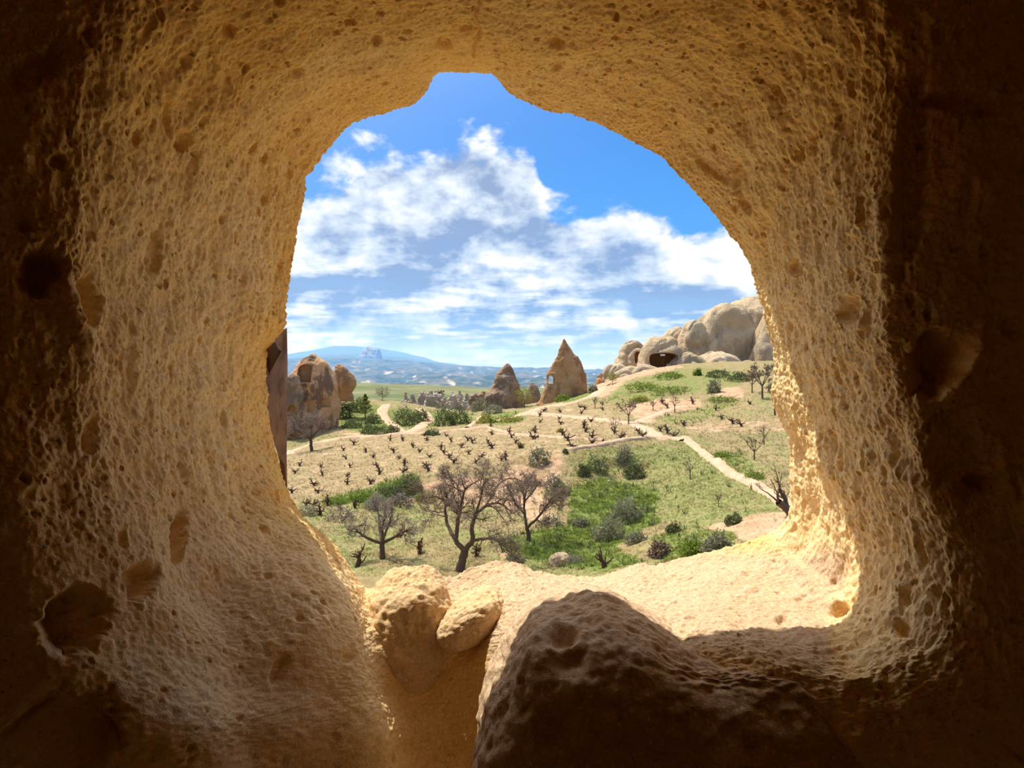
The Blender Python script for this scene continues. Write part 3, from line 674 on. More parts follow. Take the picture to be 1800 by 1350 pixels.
def carve(o, cutters):
    objs = []
    for me in cutters:
        c = bpy.data.objects.new('cutter', me); C.objects.link(c); objs.append(c)
        m = o.modifiers.new('cut', 'BOOLEAN'); m.operation = 'DIFFERENCE'; m.solver = 'EXACT'; m.object = c
        m.material_mode = 'TRANSFER'
    bpy.context.view_layer.update()
    dg = bpy.context.evaluated_depsgraph_get()
    nm = bpy.data.meshes.new_from_object(o.evaluated_get(dg), depsgraph=dg)
    o.modifiers.clear(); old = o.data; o.data = nm; bpy.data.meshes.remove(old)
    for c in objs: bpy.data.objects.remove(c, do_unlink=True)
    for mm in [x for x in bpy.data.meshes if x.users == 0 and x.name.startswith('cutter')]: bpy.data.meshes.remove(mm)

lr = lathe_rock('rock_tower', [(621,547,551),(624,541,556),(629,532,561),(637,523,573),(648,517,581),(660,510,586),(675,504,590),(698,498,592),(726,495,592),(756,492,590),(785,488,592)], 86, .75, M_RED, .35, .4, 120, 120)
fr = lambda dx: 86-dx
carve(lr, [arch_cutter(518,545,640,673,84.0,1.9,.3), arch_cutter(557,577,700,717,83.4,1.7,.6), arch_cutter(535,553,703,726,83.2,1.25,.05)])
tag(lr, 'brown rock tower with arched niches carved in its face beyond the metal sheet', 'rock')
l2 = lathe_rock('rock_tower', [(641,592,598),(645,588,604),(652,586,612),(660,586,620),(668,586,624.5),(678,588,624.5),(690,590,616),(705,590,622)], 92, .7, M_RED2, .25, .5, 70, 60)
tag(l2, 'smaller rounded orange rock leaning behind the brown rock tower', 'rock')
l3 = lathe_rock('rock_tower', [(656,512,516),(662,507,522),(675,503,530),(690,500,533),(710,497,531),(735,494,530),(760,490,530)], 83.3, .7, M_GREY, .3, .8, 60, 50)
carve(l3, [arch_cutter(502,519,712,732,82.2,1.15,.55)])
tag(l3, 'grey weathered rock buttress against the left flank of the brown rock tower', 'rock')
p1 = lathe_rock('rock_pinnacle', [(596,990.5,993.5),(600,989,995.5),(607,986,999),(620,980.5,1008),(628,977,1016),(633,975,1018.5),(646,969,1026),(657,963.5,1030),(667,960.5,1032.5),(680,958,1033.5),(693,952,1034),(712,944,1036)], 108, .45, M_RED2, .28, .5, 90, 100)
carve(p1, [arch_cutter(963.6,972.8,660,674.5,108.5,6,.3)])
tag(p1, 'sharp orange rock pinnacle with a window pierced right through it', 'rock')
p2 = lathe_rock('rock_pinnacle', [(639,890.5,894.5),(643,887,898),(649,882.5,901.5),(662,873,907),(672,868,911),(680,863,914.5),(695,853,918),(718,847,921),(735,840,925)], 112, .8, M_GREY, .4, .5, 80, 80)
tag(p2, 'brown conical rock pinnacle with a pale tip between two paths', 'rock')
p3 = lathe_rock('rock_pinnacle', [(672,934,937),(677,930,941),(685,925,946),(700,921,950),(722,917,955)], 125, .8, M_GREY, .3, .5, 50, 40)
tag(p3, 'small cone of rock half hidden between the two pinnacles', 'rock')
for rows, D, lab in (([(688,846,851),(693,838,856),(705,830,858),(725,820,862)], 118, 'jagged pale rock at the left foot of the brown cone'), ([(692,832,838),(700,826,842),(712,822,846),(728,816,850)], 114, 'lower jagged rock left of the brown cone beside the bushes')):
    tag(lathe_rock('rock_outcrop', rows, D, .8, M_GREY, .45, .8, 40, 40), lab, 'rock')
# pale badland fins showing over the bushy mound
fins = [(705,722,690,725),(716,734,694,725),(733,752,688,728),(748,768,687,730),(762,776,690,730),(774,790,700,733),(785,806,690,730),(800,815,688,730),(812,830,692,728),(770,783,712,735)]
fl = ['leftmost pale rock fin beyond the bushy mound', 'low pale fin second from the left beyond the mound', 'tall pale fin behind the bare shrub on the mound', 'widest pale fluted fin in the gully beyond the mound', 'narrow fin against the right side of the widest pale fin', 'low rounded pale rock in the gap of the gully', 'pale fin above the bush at the path fork', 'slim pale fin behind the grey shrub', 'last pale fin before the brown jagged rocks', 'lowest pale rock knob in the gully bottom']
for (a, b, t_, bt), lab in zip(fins, fl):
    m_ = (a+b)/2; w = b-a
    o = lathe_rock('rock_fin', [(t_-1, m_-w*.12, m_+w*.08), (t_+4, m_-w*.26, m_+w*.22), (t_+12, m_-w*.42, m_+w*.38), (t_+22, m_-w*.6, m_+w*.62), (bt, m_-w*.8, m_+w*.8)], 168+R.uniform(-8, 12), .9, M_WHITE, .75, .4, 56, 50, 2.0, fine=.25)
    tag(o, lab, 'rock', 'pale rock fins beyond the bushy mound')

tag(lathe_rock('castle_rock', [(609,645,650),(611,642,654),(613.5,641,657),(618,638,660),(624,634,664),(631,628,670),(640,624,674)], 5200, .8, M_PALE, 14, .015, 60, 50, 2.6, fine=5), 'pale ruined rock castle rising on the far blue ridge', 'rock')
tag(lathe_rock('castle_rock', [(612,663.5,665.5),(614.5,662,667.5),(619,661,669),(626,659,671),(636,657,674)], 5050, .8, M_PALE, 6, .02, 40, 40, 2.4, fine=3), 'narrow rock tower just right of the far rock castle', 'rock')
# the big pale domes on the right
dm = empty('rock_outcrop', px3(1200, 645, 125), 'huge smooth pale rock domes with a cave mouth on the slope to the right', 'rock')
def dome(name, cx, base, top, hw, D, dep=1.0, power=2.2, amp=.35, mat=M_PALE, tilt=0, parent=dm):
    s_ = D/F; c = Vector(px3(cx, base, D)); h = (base-top)*s_
    o = blob(name, c, (hw*s_, hw*s_*dep, h), 90, 56, amp, .16, mat, power, .06, None, None, tilt, crease=.45, crease_sc=.13)
    if parent: o.parent = parent; o.location = c-parent.location
    return o
A = dome('dome', 1108, 650, 596, 30, 132, 1.0, 2.2, .3, M_PALE, .12)
B = dome('dome', 1160, 656, 586, 41, 124, 1.0, 2.3, .3, M_PALE, .08)
# the cutter lives in world space, so carve with the dome unparented
def carve_child(o, cutters):
    par, loc = o.parent, o.location.copy(); w = par.location+loc
    o.parent = None; o.location = w; carve(o, cutters); o.parent = par; o.location = loc
carve_child(B, [arch_cutter(1141,1190,620.5,646,121.6,4.2,.22)])
carve_child(A, [arch_cutter(1116,1127,618,638,129.0,2.0,.3)])
dome('dome', 1082, 668, 637, 26, 122, 1.0, 2.2, .25, M_PALE)
dome('dome', 1056, 676, 653, 9, 118, 1.0, 2.3, .25, M_RED2)
dome('dome', 1188, 645, 572, 30, 138, 1.0, 2.2, .4, M_PALE)
dome('dome', 1216, 640, 563, 27, 131, 1.0, 2.7, .5, M_PALE, .1)
dome('dome', 1272, 640, 531, 66, 133, .8, 2.9, .8, M_PALE, .32)
dome('dome', 1345, 715, 522, 47, 127, 1.0, 2.6, .7, M_PALE, .2)
dome('dome', 1330, 650, 520, 92, 152, 1.0, 2.4, 1.0, M_PALE, .12)
dome('dome', 1440, 700, 490, 95, 142, 1.0, 2.3, 1.0, M_PALE)
dome('apron', 1262, 672, 616, 66, 124, .8, 1.7, .5, M_PALE, .05)
dome('apron', 1212, 668, 618, 44, 122, .8, 1.7, .4, M_PALE, -.1)
dome('apron', 1315, 690, 634, 40, 120, .7, 1.8, .4, M_PALE, .1)
dome('apron', 1110, 680, 644, 62, 119, .5, 1.8, .3, M_PALE, -.35)

def box(name, c, sz, mat, label, cat):
    bm = bmesh.new(); bmesh.ops.create_cube(bm, size=1); bmesh.ops.scale(bm, vec=sz, verts=bm.verts); bmesh.ops.bevel(bm, geom=bm.edges[:], offset=min(sz)*.12, segments=2, affect='EDGES')
    me = bpy.data.meshes.new(name); bm.to_mesh(me); bm.free(); me.materials.append(mat); o = obj(name, me); o.location = c; return tag(o, label, cat)
box('sign', px3(1165, 624, 120.2), (.75, .06, .30), flat('white_board', (.62, .60, .56), (.5, .48, .45)), 'small white board over the dark cave mouth in the pale dome', 'sign')
box('stone_block', px3(1178, 643, 121.4), (1.3, .8, .7), M_PALE, 'pale stone block lying inside the dark cave mouth', 'rock')

# ------------------------------------------------------------------ rocks of the window itself
EMB = []
kn = blob('sill_boulder', px3(724, 1150, 2.60), (.18, .20, .285), 170, 150, .026, 6, M_TUFF, 2.3, .007)
tag(kn, 'rounded sunlit hump of rock beside the gap in the sill', 'rock')
kn2 = blob('rock_wedge', px3(829, 1090, 2.44), (.118, .12, .062), 150, 110, .012, 7, M_TUFF, 2.8, .005, rot=-.62)
tag(kn2, 'tilted slab of rock wedged between the sill hump and dark boulder', 'rock')
def bcut(Q):
    x, y, z = Q[:, 0], Q[:, 1], Q[:, 2]
    def hole(px_, py_, D, r, dep, sq=1.0):
        c = px3(px_, py_, D); q = np.sqrt(((x-c[0])/r)**2+((y-c[1])/r)**2+((z-c[2])/(r*sq))**2)
        return -dep*sst(q, 1.05, .3)
    top = sst(z, -1.05, -.62)
    return hole(972,1082,1.80,.09,.10,.8)+hole(1000,1150,1.72,.06,.03)+hole(965,1300,1.60,.10,.08)+hole(1090,1120,1.85,.04,.03)+hole(1230,1170,1.75,.05,.03)-.115*top*sst(x, .20, .50)-.05*top*sst(-x, -.08, .08)
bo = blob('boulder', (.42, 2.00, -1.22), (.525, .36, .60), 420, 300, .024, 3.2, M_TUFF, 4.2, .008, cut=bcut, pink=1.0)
tag(bo, 'big dark boulder of rock standing in shadow below the sill', 'rock')
# the rusty metal sheet by the left jamb
shp = [(504,576),(505,640),(504.5,720),(503.5,800),(505,864),(497,835),(489,800),(478,765),(470,722),(466,665),(466,612),(484,588)]
ms = empty('metal_sheet', px3(490, 860, 2.95), 'bent rusty brown metal sheet standing against the left jamb of the opening', 'sheet')
def sheet_mesh(name, pts, D, bend, thick, mat):
    bm = bmesh.new(); L_ = Vector(ms.location)
    xs = np.linspace(458, 507, 20); ys = np.linspace(570, 868, 70); ok = {}
    P2 = []
    poly = np.array(pts, float)
    # rows clipped to the outline
    rows = []
    for y in np.linspace(poly[:, 1].min()+.5, poly[:, 1].max()-.5, 70):
        cross = []
        for (a, b), (c, d_) in zip(poly, np.roll(poly, -1, 0)):
            if (b <= y) != (d_ <= y): cross.append(a+(c-a)*(y-b)/(d_-b))
        rows.append((y, min(cross), max(cross)))
    g = []
    for y, l, r in rows:
        g.append([Vector(px3(l+(r-l)*t, y, D+bend(l+(r-l)*t, y)))-L_ for t in np.linspace(0, 1, 10)])
    V_ = np.array([[list(v) for v in row] for row in g]); o = mesh_np(name, V_.reshape(-1, 3), grid_faces(len(g), 10), mat, ms)
    m = o.modifiers.new('thick', 'SOLIDIFY'); m.thickness = thick; m.offset = 0
    return o
def rust(k, g, b):
    n = k.noise(g, 12, 5, .6); n2 = k.noise(k.mul(g, (1, 1, .3)), 30, 4, .6)
    return k.mix(k.ss(n2, .45, .7), k.ramp(n, [(.3, (.17, .105, .07)), (.6, (.26, .17, .125)), (.8, (.34, .235, .175))]), (.10, .055, .035)), (n, .3, .004)
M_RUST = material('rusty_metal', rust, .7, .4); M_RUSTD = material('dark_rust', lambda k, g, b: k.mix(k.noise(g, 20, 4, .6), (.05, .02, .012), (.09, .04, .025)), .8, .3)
sheet_mesh('panel', shp, 2.88, lambda x, y: -.0022*(504-x)-.02*math.sin((y-600)/45)*(504-x)/38-.03*sst(abs(y-815), 40, 0), .004, M_RUST)
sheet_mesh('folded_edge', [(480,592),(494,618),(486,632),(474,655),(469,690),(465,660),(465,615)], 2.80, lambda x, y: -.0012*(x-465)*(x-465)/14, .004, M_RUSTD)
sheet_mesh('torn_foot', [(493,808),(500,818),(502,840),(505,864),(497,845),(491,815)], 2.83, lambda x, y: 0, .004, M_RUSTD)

# ------------------------------------------------------------------ plants
RMIN = [.008]
class Tubes:
    def __init__(s): s.V = []; s.Q = []; s.T = []; s.n = 0
    def tube(s, P, r, k=4):
        """P (m,3) centre line, r (m,) radii"""
        P = np.asarray(P, float); m = len(P); r = np.asarray(r, float)
        t = np.gradient(P, axis=0); t /= np.linalg.norm(t, axis=1)[:, None]+1e-9
        ref = np.array([.31, .95, .05]) if abs(t[0, 1]) < .8 else np.array([1., .1, .2])
        a = np.cross(t, ref); a /= np.linalg.norm(a, axis=1)[:, None]+1e-9; b = np.cross(t, a)
        an = np.arange(k)*2*math.pi/k
        ring = P[:, None]+r[:, None, None]*(a[:, None]*np.cos(an)[None, :, None]+b[:, None]*np.sin(an)[None, :, None])
        s.V.append(ring.reshape(-1, 3)); i = np.arange(m*k).reshape(m, k)+s.n; j = np.roll(i, -1, 1)
        s.Q.append(np.stack([i[:-1], j[:-1], j[1:], i[1:]], -1).reshape(-1, 4)); s.n += m*k
    def build(s, name, mat, parent=None):
        if not s.V: return None
        return mesh_np(name, np.concatenate(s.V), np.concatenate(s.Q), mat, parent)
def unit(v): return v/(np.linalg.norm(v)+1e-9)
def bent(p, d, L, n, rng, wob, up=0.0):
    """a crooked line from p along d"""
    pts = [p]; d = unit(d); st = L/n
    for _ in range(n):
        d = unit(d+rng.normal(size=3)*wob+np.array([0, 0, up])); pts.append(pts[-1]+d*st)
    return np.array(pts)
def sprout(tb, twg, P, r0, L, lev, rng, n, spread, up, wob=.25, tmin=.3):
    """children along a limb; the last level goes to the twig mesh"""
    for _ in range(n):
        t = rng.uniform(tmin, 1.0); i = min(int(t*(len(P)-1)), len(P)-2); f = t*(len(P)-1)-i
        p = P[i]*(1-f)+P[i+1]*f; ax = unit(P[i+1]-P[i]); d = unit(ax*.6+rng.normal(size=3)*spread+np.array([0, 0, up]))
        l = L*rng.uniform(.6, 1.15)*(1.15-.4*t)
        if lev > 0:
            c = bent(p, d, l, 4, rng, wob, up*.15); r = r0*rng.uniform(.45, .62)
            (tb if lev > 1 else twg).tube(c, np.linspace(r, r*.35, 5), 4 if lev > 1 else 3)
            sprout(tb, twg, c, r*.6, l*.68, lev-1, rng, n, spread, up*.9, wob, .15)
        else:
            c = bent(p, d, l, 3, rng, wob, 0); r0_ = max(r0, RMIN[0]); twg.tube(c, np.array([r0_, r0_*.9, r0_*.75, r0_*.5]), 3)
def tree(name, px, py, limbs, label, seed, kids=6, lev=2, L=1.0, up=.18, spread=.6, twr=.008, mats=None, D=None, group=None, rbase=None, cat='tree'):
    """limbs: lists of (px, py, depth offset m, radius px) in the photograph's own proportions, turned into metres at the tree's distance"""
    g = spot(px, py)[0] if D is None else np.array(px3(px, py, D)); s_ = g[1]/F; rng = np.random.default_rng(seed)
    t = empty(name, tuple(g), label, cat, group); mb, mt_ = mats or (M_BARK, M_TWIG); tw = Tubes(); RMIN[0] = .0085*g[1]/30
    for li, l in enumerate(limbs):
        tb = Tubes(); a = np.array(l, float); P = np.stack([(a[:, 0]-px)*s_, a[:, 2], -(a[:, 1]-py)*s_], 1)
        u = np.linspace(0, len(P)-1, (len(P)-1)*4+1); Q = np.stack([np.interp(u, range(len(P)), P[:, i]) for i in range(3)], 1)
        Q[1:-1] = (Q[:-2]+2*Q[1:-1]+Q[2:])/4; Q[2:] += rng.normal(size=Q[2:].shape)*.012*L
        r = np.interp(u, range(len(P)), a[:, 3])*s_
        if li == 0: Q[0, 2] -= .15
        tb.tube(Q, r, 8)
        if li > 0: sprout(tb, tw, Q, r.mean()*.9, L, lev, rng, kids, spread, up)
        tb.build('trunk' if li == 0 else 'branch', mb, t)
    o = tw.build('twigs', mt_, t)
    if o: o['kind'] = 'stuff'
    return t
tree('almond_tree', 810, 1003, [
    [(808,1003,0,9),(813,985,0,7.5),(817,968,0,7)],
    [(817,968,0,5),(800,952,.2,4.2),(803,928,.3,3.6),(807,902,.2,3),(812,880,.1,2.4),(818,858,0,1.6)],
    [(817,968,0,5),(832,948,-.2,4.4),(830,922,-.2,3.8),(836,904,-.1,3.2),(854,890,.2,2.6),(876,886,.4,1.8),(900,905,.5,1.2)],
    [(832,948,-.2,3),(850,940,-.7,2.6),(866,935,-1,2.2),(878,940,-1.1,1.8),(885,958,-1.2,1.2)],
    [(800,952,.2,3.6),(782,930,.9,3),(777,905,1.1,2.4),(783,886,1.1,1.9),(775,860,1.0,1.2)],
    [(807,902,.2,2.4),(790,880,-.5,1.9),(770,866,-.8,1.5),(748,868,-.9,1)],
    [(836,904,-.1,2.4),(845,875,-.6,2),(850,850,-.9,1.5),(858,835,-1,1)],
    [(812,880,.1,1.8),(800,858,.8,1.5),(785,842,1.1,1)],
    [(854,890,.2,2),(868,868,1.0,1.6),(885,852,1.4,1.2),(905,852,1.6,.8)]],
    'largest bare almond tree with a forked trunk right behind the sill', 11, 8, 2, 1.0, .12, .62, .008)
tree('almond_tree', 672, 984, [
    [(672,984,0,5.5),(672,968,0,4.6),(671,955,0,4.4)],
    [(671,955,0,3.4),(655,948,-.1,2.8),(640,940,-.2,2.2),(625,925,-.3,1.5)],
    [(671,955,0,3.2),(690,946,.1,2.6),(708,936,.1,2),(724,928,.1,1.2)],
    [(671,955,0,3),(664,938,.5,2.4),(660,918,.8,1.8),(655,900,1,1.1)],
    [(671,955,0,3),(680,935,-.4,2.3),(688,915,-.6,1.7),(695,895,-.7,1)],
    [(671,955,0,2.8),(672,930,.1,2.1),(675,905,.1,1.5),(678,888,.1,.9)]],
    'small spreading bare tree with a short stout trunk left of the largest almond tree', 12, 7, 2, .66, .20, .6, .006, (M_BARK, M_TWIGP))
tree('almond_tree', 929, 951, [
    [(929,951,0,4.2),(928,935,0,3.6),(926,928,0,3.4)],
    [(926,928,0,2.8),(922,905,.2,2.4),(921,885,.3,2),(925,865,.3,1.5),(932,845,.3,1)],
    [(926,928,0,2.6),(942,912,-.2,2.1),(955,895,-.3,1.7),(970,872,-.4,1.1)],
    [(922,905,.2,2),(908,885,-.4,1.7),(900,868,-.6,1.2),(893,852,-.7,.8)],
    [(921,885,.3,1.8),(938,870,.9,1.4),(952,852,1.1,.9)],
    [(955,895,-.3,1.5),(975,885,.3,1.2),(988,880,.5,.8)]],
    'reddish bare almond tree on the slope right of the largest almond tree', 13, 8, 2, .80, .14, .62, .007)
tree('almond_tree', 548, 793, [
    [(548,793,0,3),(547,780,0,2.6),(546,772,0,2.4)],
    [(546,772,0,2),(533,762,-.3,1.5),(518,752,-.5,1)],
    [(546,772,0,2),(556,758,.3,1.5),(570,748,.4,1)],
    [(546,772,0,1.8),(543,756,.9,1.4),(538,740,1.2,.9)],
    [(546,772,0,1.8),(552,752,-.9,1.4),(560,732,-1.2,.9)],
    [(533,762,-.3,1.2),(522,745,.4,.9),(512,735,.7,.6)]],
    'wide bare tree standing in front of the brown rock tower', 14, 6, 2, 1.5, .1, .65, .014)
def small_tree(px, py, h, label, seed, w=.55, kids=4, lev=1, mats=None, name='bare_tree', lean=0, forks=4, twr=.01):
    rng = np.random.default_rng(seed); t0 = h*rng.uniform(.28, .36); x1 = px+lean*t0
    limbs = [[(px, py, 0, max(h*.028, .8)), (x1, py-t0, 0, max(h*.022, .6))]]
    s_ = spot(px, py)[0][1]/F
    for i in range(forks):
        a = (i+.5)/forks*2-1+rng.uniform(-.15, .15); dx = a*h*w*.5; dd = rng.uniform(-.4, .4)*h*s_*w
        limbs.append([(x1, py-t0, 0, max(h*.016, .45)), (x1+dx*.55, py-t0-h*(.28-.06*abs(a)), dd*.6, max(h*.011, .35)), (x1+dx, py-h*(.88-.14*abs(a)), dd, max(h*.005, .2))])
    return tree(name, px, py, limbs, label, seed, kids, lev, h*s_*.24, .25, .45, twr, mats)
for a in ((1105,747,46,'leafless orchard tree beside the path fork in the upper vineyard',31,.9,5,2),(1186,724,32,'thin bare tree on the pinkish bare ground below the green mound',32,.6),(1148,721,20,'tiny bare tree left of the thin tree on the pinkish ground',33,.7),(1080,764,36,'dark bare vine-like tree at the lower edge of the upper vineyard',34,.7),
          (1046,718,22,'small bare sapling at the top edge of the upper vineyard',35,.5),(1326,808,46,'pale young bare tree right of the lower path',36,.8,4,2),(1343,782,34,'thin bare sapling nearest the sunlit right jamb above the pale young tree',37,.7),(1213,842,40,'Y-shaped young tree left of the lower path',38,.7,3,1),(1263,892,30,'stunted cropped tree alone on the meadow below the Y-shaped tree',39,.6,3,1),
          (1340,700,62,'tall bare tree against the pale domes by the right jamb',40,.8,6,2),(1362,730,60,'bare tree half hidden behind the sunlit right jamb',41,.8,6,2),(1322,690,40,'bare shrubby tree at the right end of the green mound',42,.8,5,2),
          (770,698,26,'bare bush-like tree in front of the pale rock fins',43,1.0,5,2)):
    small_tree(*a)
# the pollarded willow stump by the right jamb
tree('willow_stump', 1391, 905, [[(1392,905,0,7),(1380,892,0,6),(1368,882,0,6.5)], [(1368,882,0,2),(1352,868,.1,1),(1335,858,.1,.5)], [(1368,882,0,2),(1362,862,-.2,1),(1350,840,-.3,.5)], [(1368,882,0,2),(1372,858,.2,1),(1380,835,.3,.5)], [(1386,898,.1,4.5),(1384,878,.2,4),(1374,862,.2,3.6)], [(1374,862,.2,1.2),(1372,845,.2,.8),(1366,825,.2,.4)]],
     'pollarded leaning trunk with thin whips by the sunlit right jamb', 51, 4, 1, .5, .2, .4, .006)

# leafy crowns: many small leaves on a lumpy body
def leaves(name, n, rad, mat, seed, size, parent=None, lump=.45, hollow=.45, flatz=1.0, base=True):
    rng = np.random.default_rng(seed); v = rng.normal(size=(n, 3)); v /= np.linalg.norm(v, axis=1)[:, None]
    if base: v[:, 2] = np.abs(v[:, 2])*1.1-.12
    f = 1+lump*fbm(v*1.8+seed*3.7, 3); rr = rng.uniform(hollow, 1, n)**.6
    c = v*np.array(rad)*(f*rr)[:, None]
    a = rng.normal(size=(n, 3)); a /= np.linalg.norm(a, axis=1)[:, None]; b = np.cross(a, rng.normal(size=(n, 3))); b /= np.linalg.norm(b, axis=1)[:, None]+1e-9
    s_ = size*rng.uniform(.6, 1.4, n)[:, None]
    V_ = np.stack([c-a*s_, c+b*s_*.55, c+a*s_, c-b*s_*.55], 1).reshape(-1, 3)
    return mesh_np(name, V_, np.arange(n*4).reshape(n, 4), mat, parent, smooth=False)
def shrub(px, py, w, h, label, mat, seed, n=900, leaf=None, name='shrub', twig=0, group=None, D=None):
    g = spot(px, py)[0]; s_ = g[1]/F; rx, rz = w/2*s_, h*s_*.92
    t = empty(name, tuple(g), label, 'shrub', group)
    leaves('foliage', n, (rx, max(rx*.9, .2), rz), mat, seed, leaf or max(.045, 1.5*s_), t)['kind'] = 'stuff'
    tb = Tubes(); rng = np.random.default_rng(seed)
    for i in range(7+twig):
        d = unit(rng.normal(size=3)*np.array([1, 1, .4])+np.array([0, 0, .9])); tb.tube(bent(np.array([0, 0, -.05]), d*np.array([rx, rx, rz]), max(rz, rx)*rng.uniform(.8, 1.25), 4, rng, .2), np.linspace(.03, .008, 5), 4)
    tb.build('stems', M_TWIG, t)
    return t
SH = [(948,815,42,34,'round grey-green shrub at the left end of the terrace bank',M_SAGE,61,1500),(1097,815,36,38,'tall grey shrub on the bank below the terrace path',M_SAGE,62,1500),(1115,838,40,34,'dark olive shrub hanging below the tall grey shrub on the bank',M_SHRUB,63,1500),
 (1048,830,44,30,'low dark shrub on the bank midway between the two tall grey shrubs',M_SHRUB,64,1000),(1026,835,24,24,'small dark shrub left of the low dark bank shrub',M_SHRUB,65,700),(975,864,40,40,'blue-green shrub behind the reddish almond tree',M_SAGE,66,1300),(990,872,30,24,'dark low shrub at the right of the blue-green shrub',M_SHRUB,67,700),
 (1100,915,64,46,'large grey willowy shrub in the middle of the green hollow',M_SAGE,68,2600),(1072,948,62,40,'grey-brown shrub below the large grey shrub in the hollow',M_SAGE,69,2000),(1160,978,44,32,'brownish twiggy shrub just above the sill on the right',M_TWIG,70,1200),(1222,975,56,30,'green leafy shrub just above the sill near the eroded bank',M_LUSH,71,1800),(1262,965,60,28,'dry grey shrub touching the sill below the eroded bank',M_SAGE,72,1500),
 (1120,955,40,22,'low grey shrub on the right slope of the hollow',M_SAGE,73,900),(1020,925,30,18,'silvery low shrub beside the reddish tree trunk',M_SAGE,74,700),(968,922,44,20,'pale blue-grey low shrub on the left slope of the hollow',M_SAGE,75,800),(1185,935,30,18,'small leafy bush on the edge of the right meadow',M_SHRUB,76,700),(1290,920,36,18,'dark leafy bush at the head of the eroded bank',M_SHRUB,77,700),
 (664,892,56,26,'dome of grey shrub below the vineyard bank',M_SAGE,78,1500),(690,872,50,24,'dark green bramble on the vineyard bank',M_SHRUB,79,1400),(718,862,46,30,'darkest thicket at the right end of the vineyard bank',M_SHRUB,80,1600),(638,877,50,16,'low green scrub along the middle of the vineyard bank',M_LUSH,81,1100),(590,884,50,13,'low green scrub at the left end of the vineyard bank',M_LUSH,82,900),(705,888,44,26,'pale twiggy bush in front of the bank thicket',M_TWIGP,83,900),(750,880,40,20,'olive bush left behind the largest almond tree',M_OLIVE,84,900),
 (712,748,48,36,'broad dark bush between the two forks of the bushy mound',M_SHRUB,85,1500),(738,742,36,26,'dark bush on the right of the broad mound bush',M_SHRUB,86,1000),(782,748,46,36,'dark green bush right of the short wide path',M_SHRUB,87,1400),(808,745,44,34,'rounded green bush beside the dark bush of the path',M_SHRUB,88,1300),(795,718,26,22,'grey bush on top of the mound before the pale fins',M_SAGE,89,700),(845,722,40,24,'grey scrub left of the brown cone',M_SAGE,90,900),(868,728,40,18,'grey low scrub at the foot of the brown cone',M_SAGE,91,900),(855,742,34,16,'bright green bush by the path bend below the cone',M_OLIVE,92,800),(900,742,50,12,'low yellow-green growth along the path below the cone',M_OLIVE,93,800),
 (606,735,28,34,'dark bush against the right foot of the brown rock tower',M_SHRUB,94,1000),(628,722,40,26,'leafy bush on the slope behind the brown rock tower',M_SHRUB,95,1000),(655,745,34,22,'grey-green bush below the small conifer',M_SHRUB,96,800),(620,752,40,16,'low bush above the dirt cut near the rock tower',M_SHRUB,97,800),(665,765,44,20,'dark scrub patch beside the lower path of the mound',M_SHRUB,98,900),(648,762,30,20,'small dark scrub under the conifer beside the path',M_SHRUB,99,700),(690,760,30,14,'scrub tuft at the path junction of the mound',M_SHRUB,100,600),
 (760,765,34,12,'low scrub along the vineyard path left',M_SHRUB,101,600),(1010,690,28,22,'dark bush tight against the right foot of the pierced pinnacle',M_SHRUB,102,900),(1043,690,22,16,'grey-green bush beside the dirt path by the pierced pinnacle',M_SAGE,103,700),(990,705,30,12,'low green bush at the foot of the pierced pinnacle',M_LUSH,104,700),(1255,690,26,26,'grey shrub standing in the middle of the green mound',M_SAGE,105,900),(1226,660,16,14,'bright green bush on the crest of the green mound',M_LUSH,106,500),(1300,668,50,18,'dark bush along the right crest of the green mound',M_SHRUB,107,900),(1262,662,50,14,'dense low bush along the middle crest of the green mound',M_SHRUB,108,900),
 (1180,664,60,12,'low green bush along the left crest of the green mound',M_LUSH,109,900),(1130,684,60,14,'spreading green scrub on the left slope of the green mound',M_LUSH,110,900),(1180,690,70,14,'spreading green scrub in the centre slope of the green mound',M_LUSH,111,900),(1125,705,34,10,'yellow-green scrub at the lower left of the green mound',M_OLIVE,112,600),(1270,705,60,10,'green scrub under the bare red cut of the mound',M_LUSH,113,700),(985,760,14,8,'tiny green weed clump on the upper vineyard edge',M_OLIVE,114,200),
 (994,796,10,7,'tiny round bush at the left end of the terrace path',M_SHRUB,115,300),(1270,805,34,12,'bright green weed patch beside the lower path',M_LUSH,116,600),(1325,840,40,12,'green weed strip above the lower path end',M_LUSH,117,600),(915,787,9,9,'small yellow-green bush among the vineyard rows',M_OLIVE,118,250),(600,915,60,30,'pale twiggy scrub beside the left lip of the opening',M_TWIGP,119,700),(545,905,40,18,'grey scrub low by the left lip of the opening',M_SAGE,120,600),(1000,990,60,16,'pale dry scrub above the middle of the sill',M_SAGE,121,900),(905,985,36,10,'grey scrub behind the hump of the sill',M_SAGE,122,600)]
for s_ in SH: shrub(*s_)
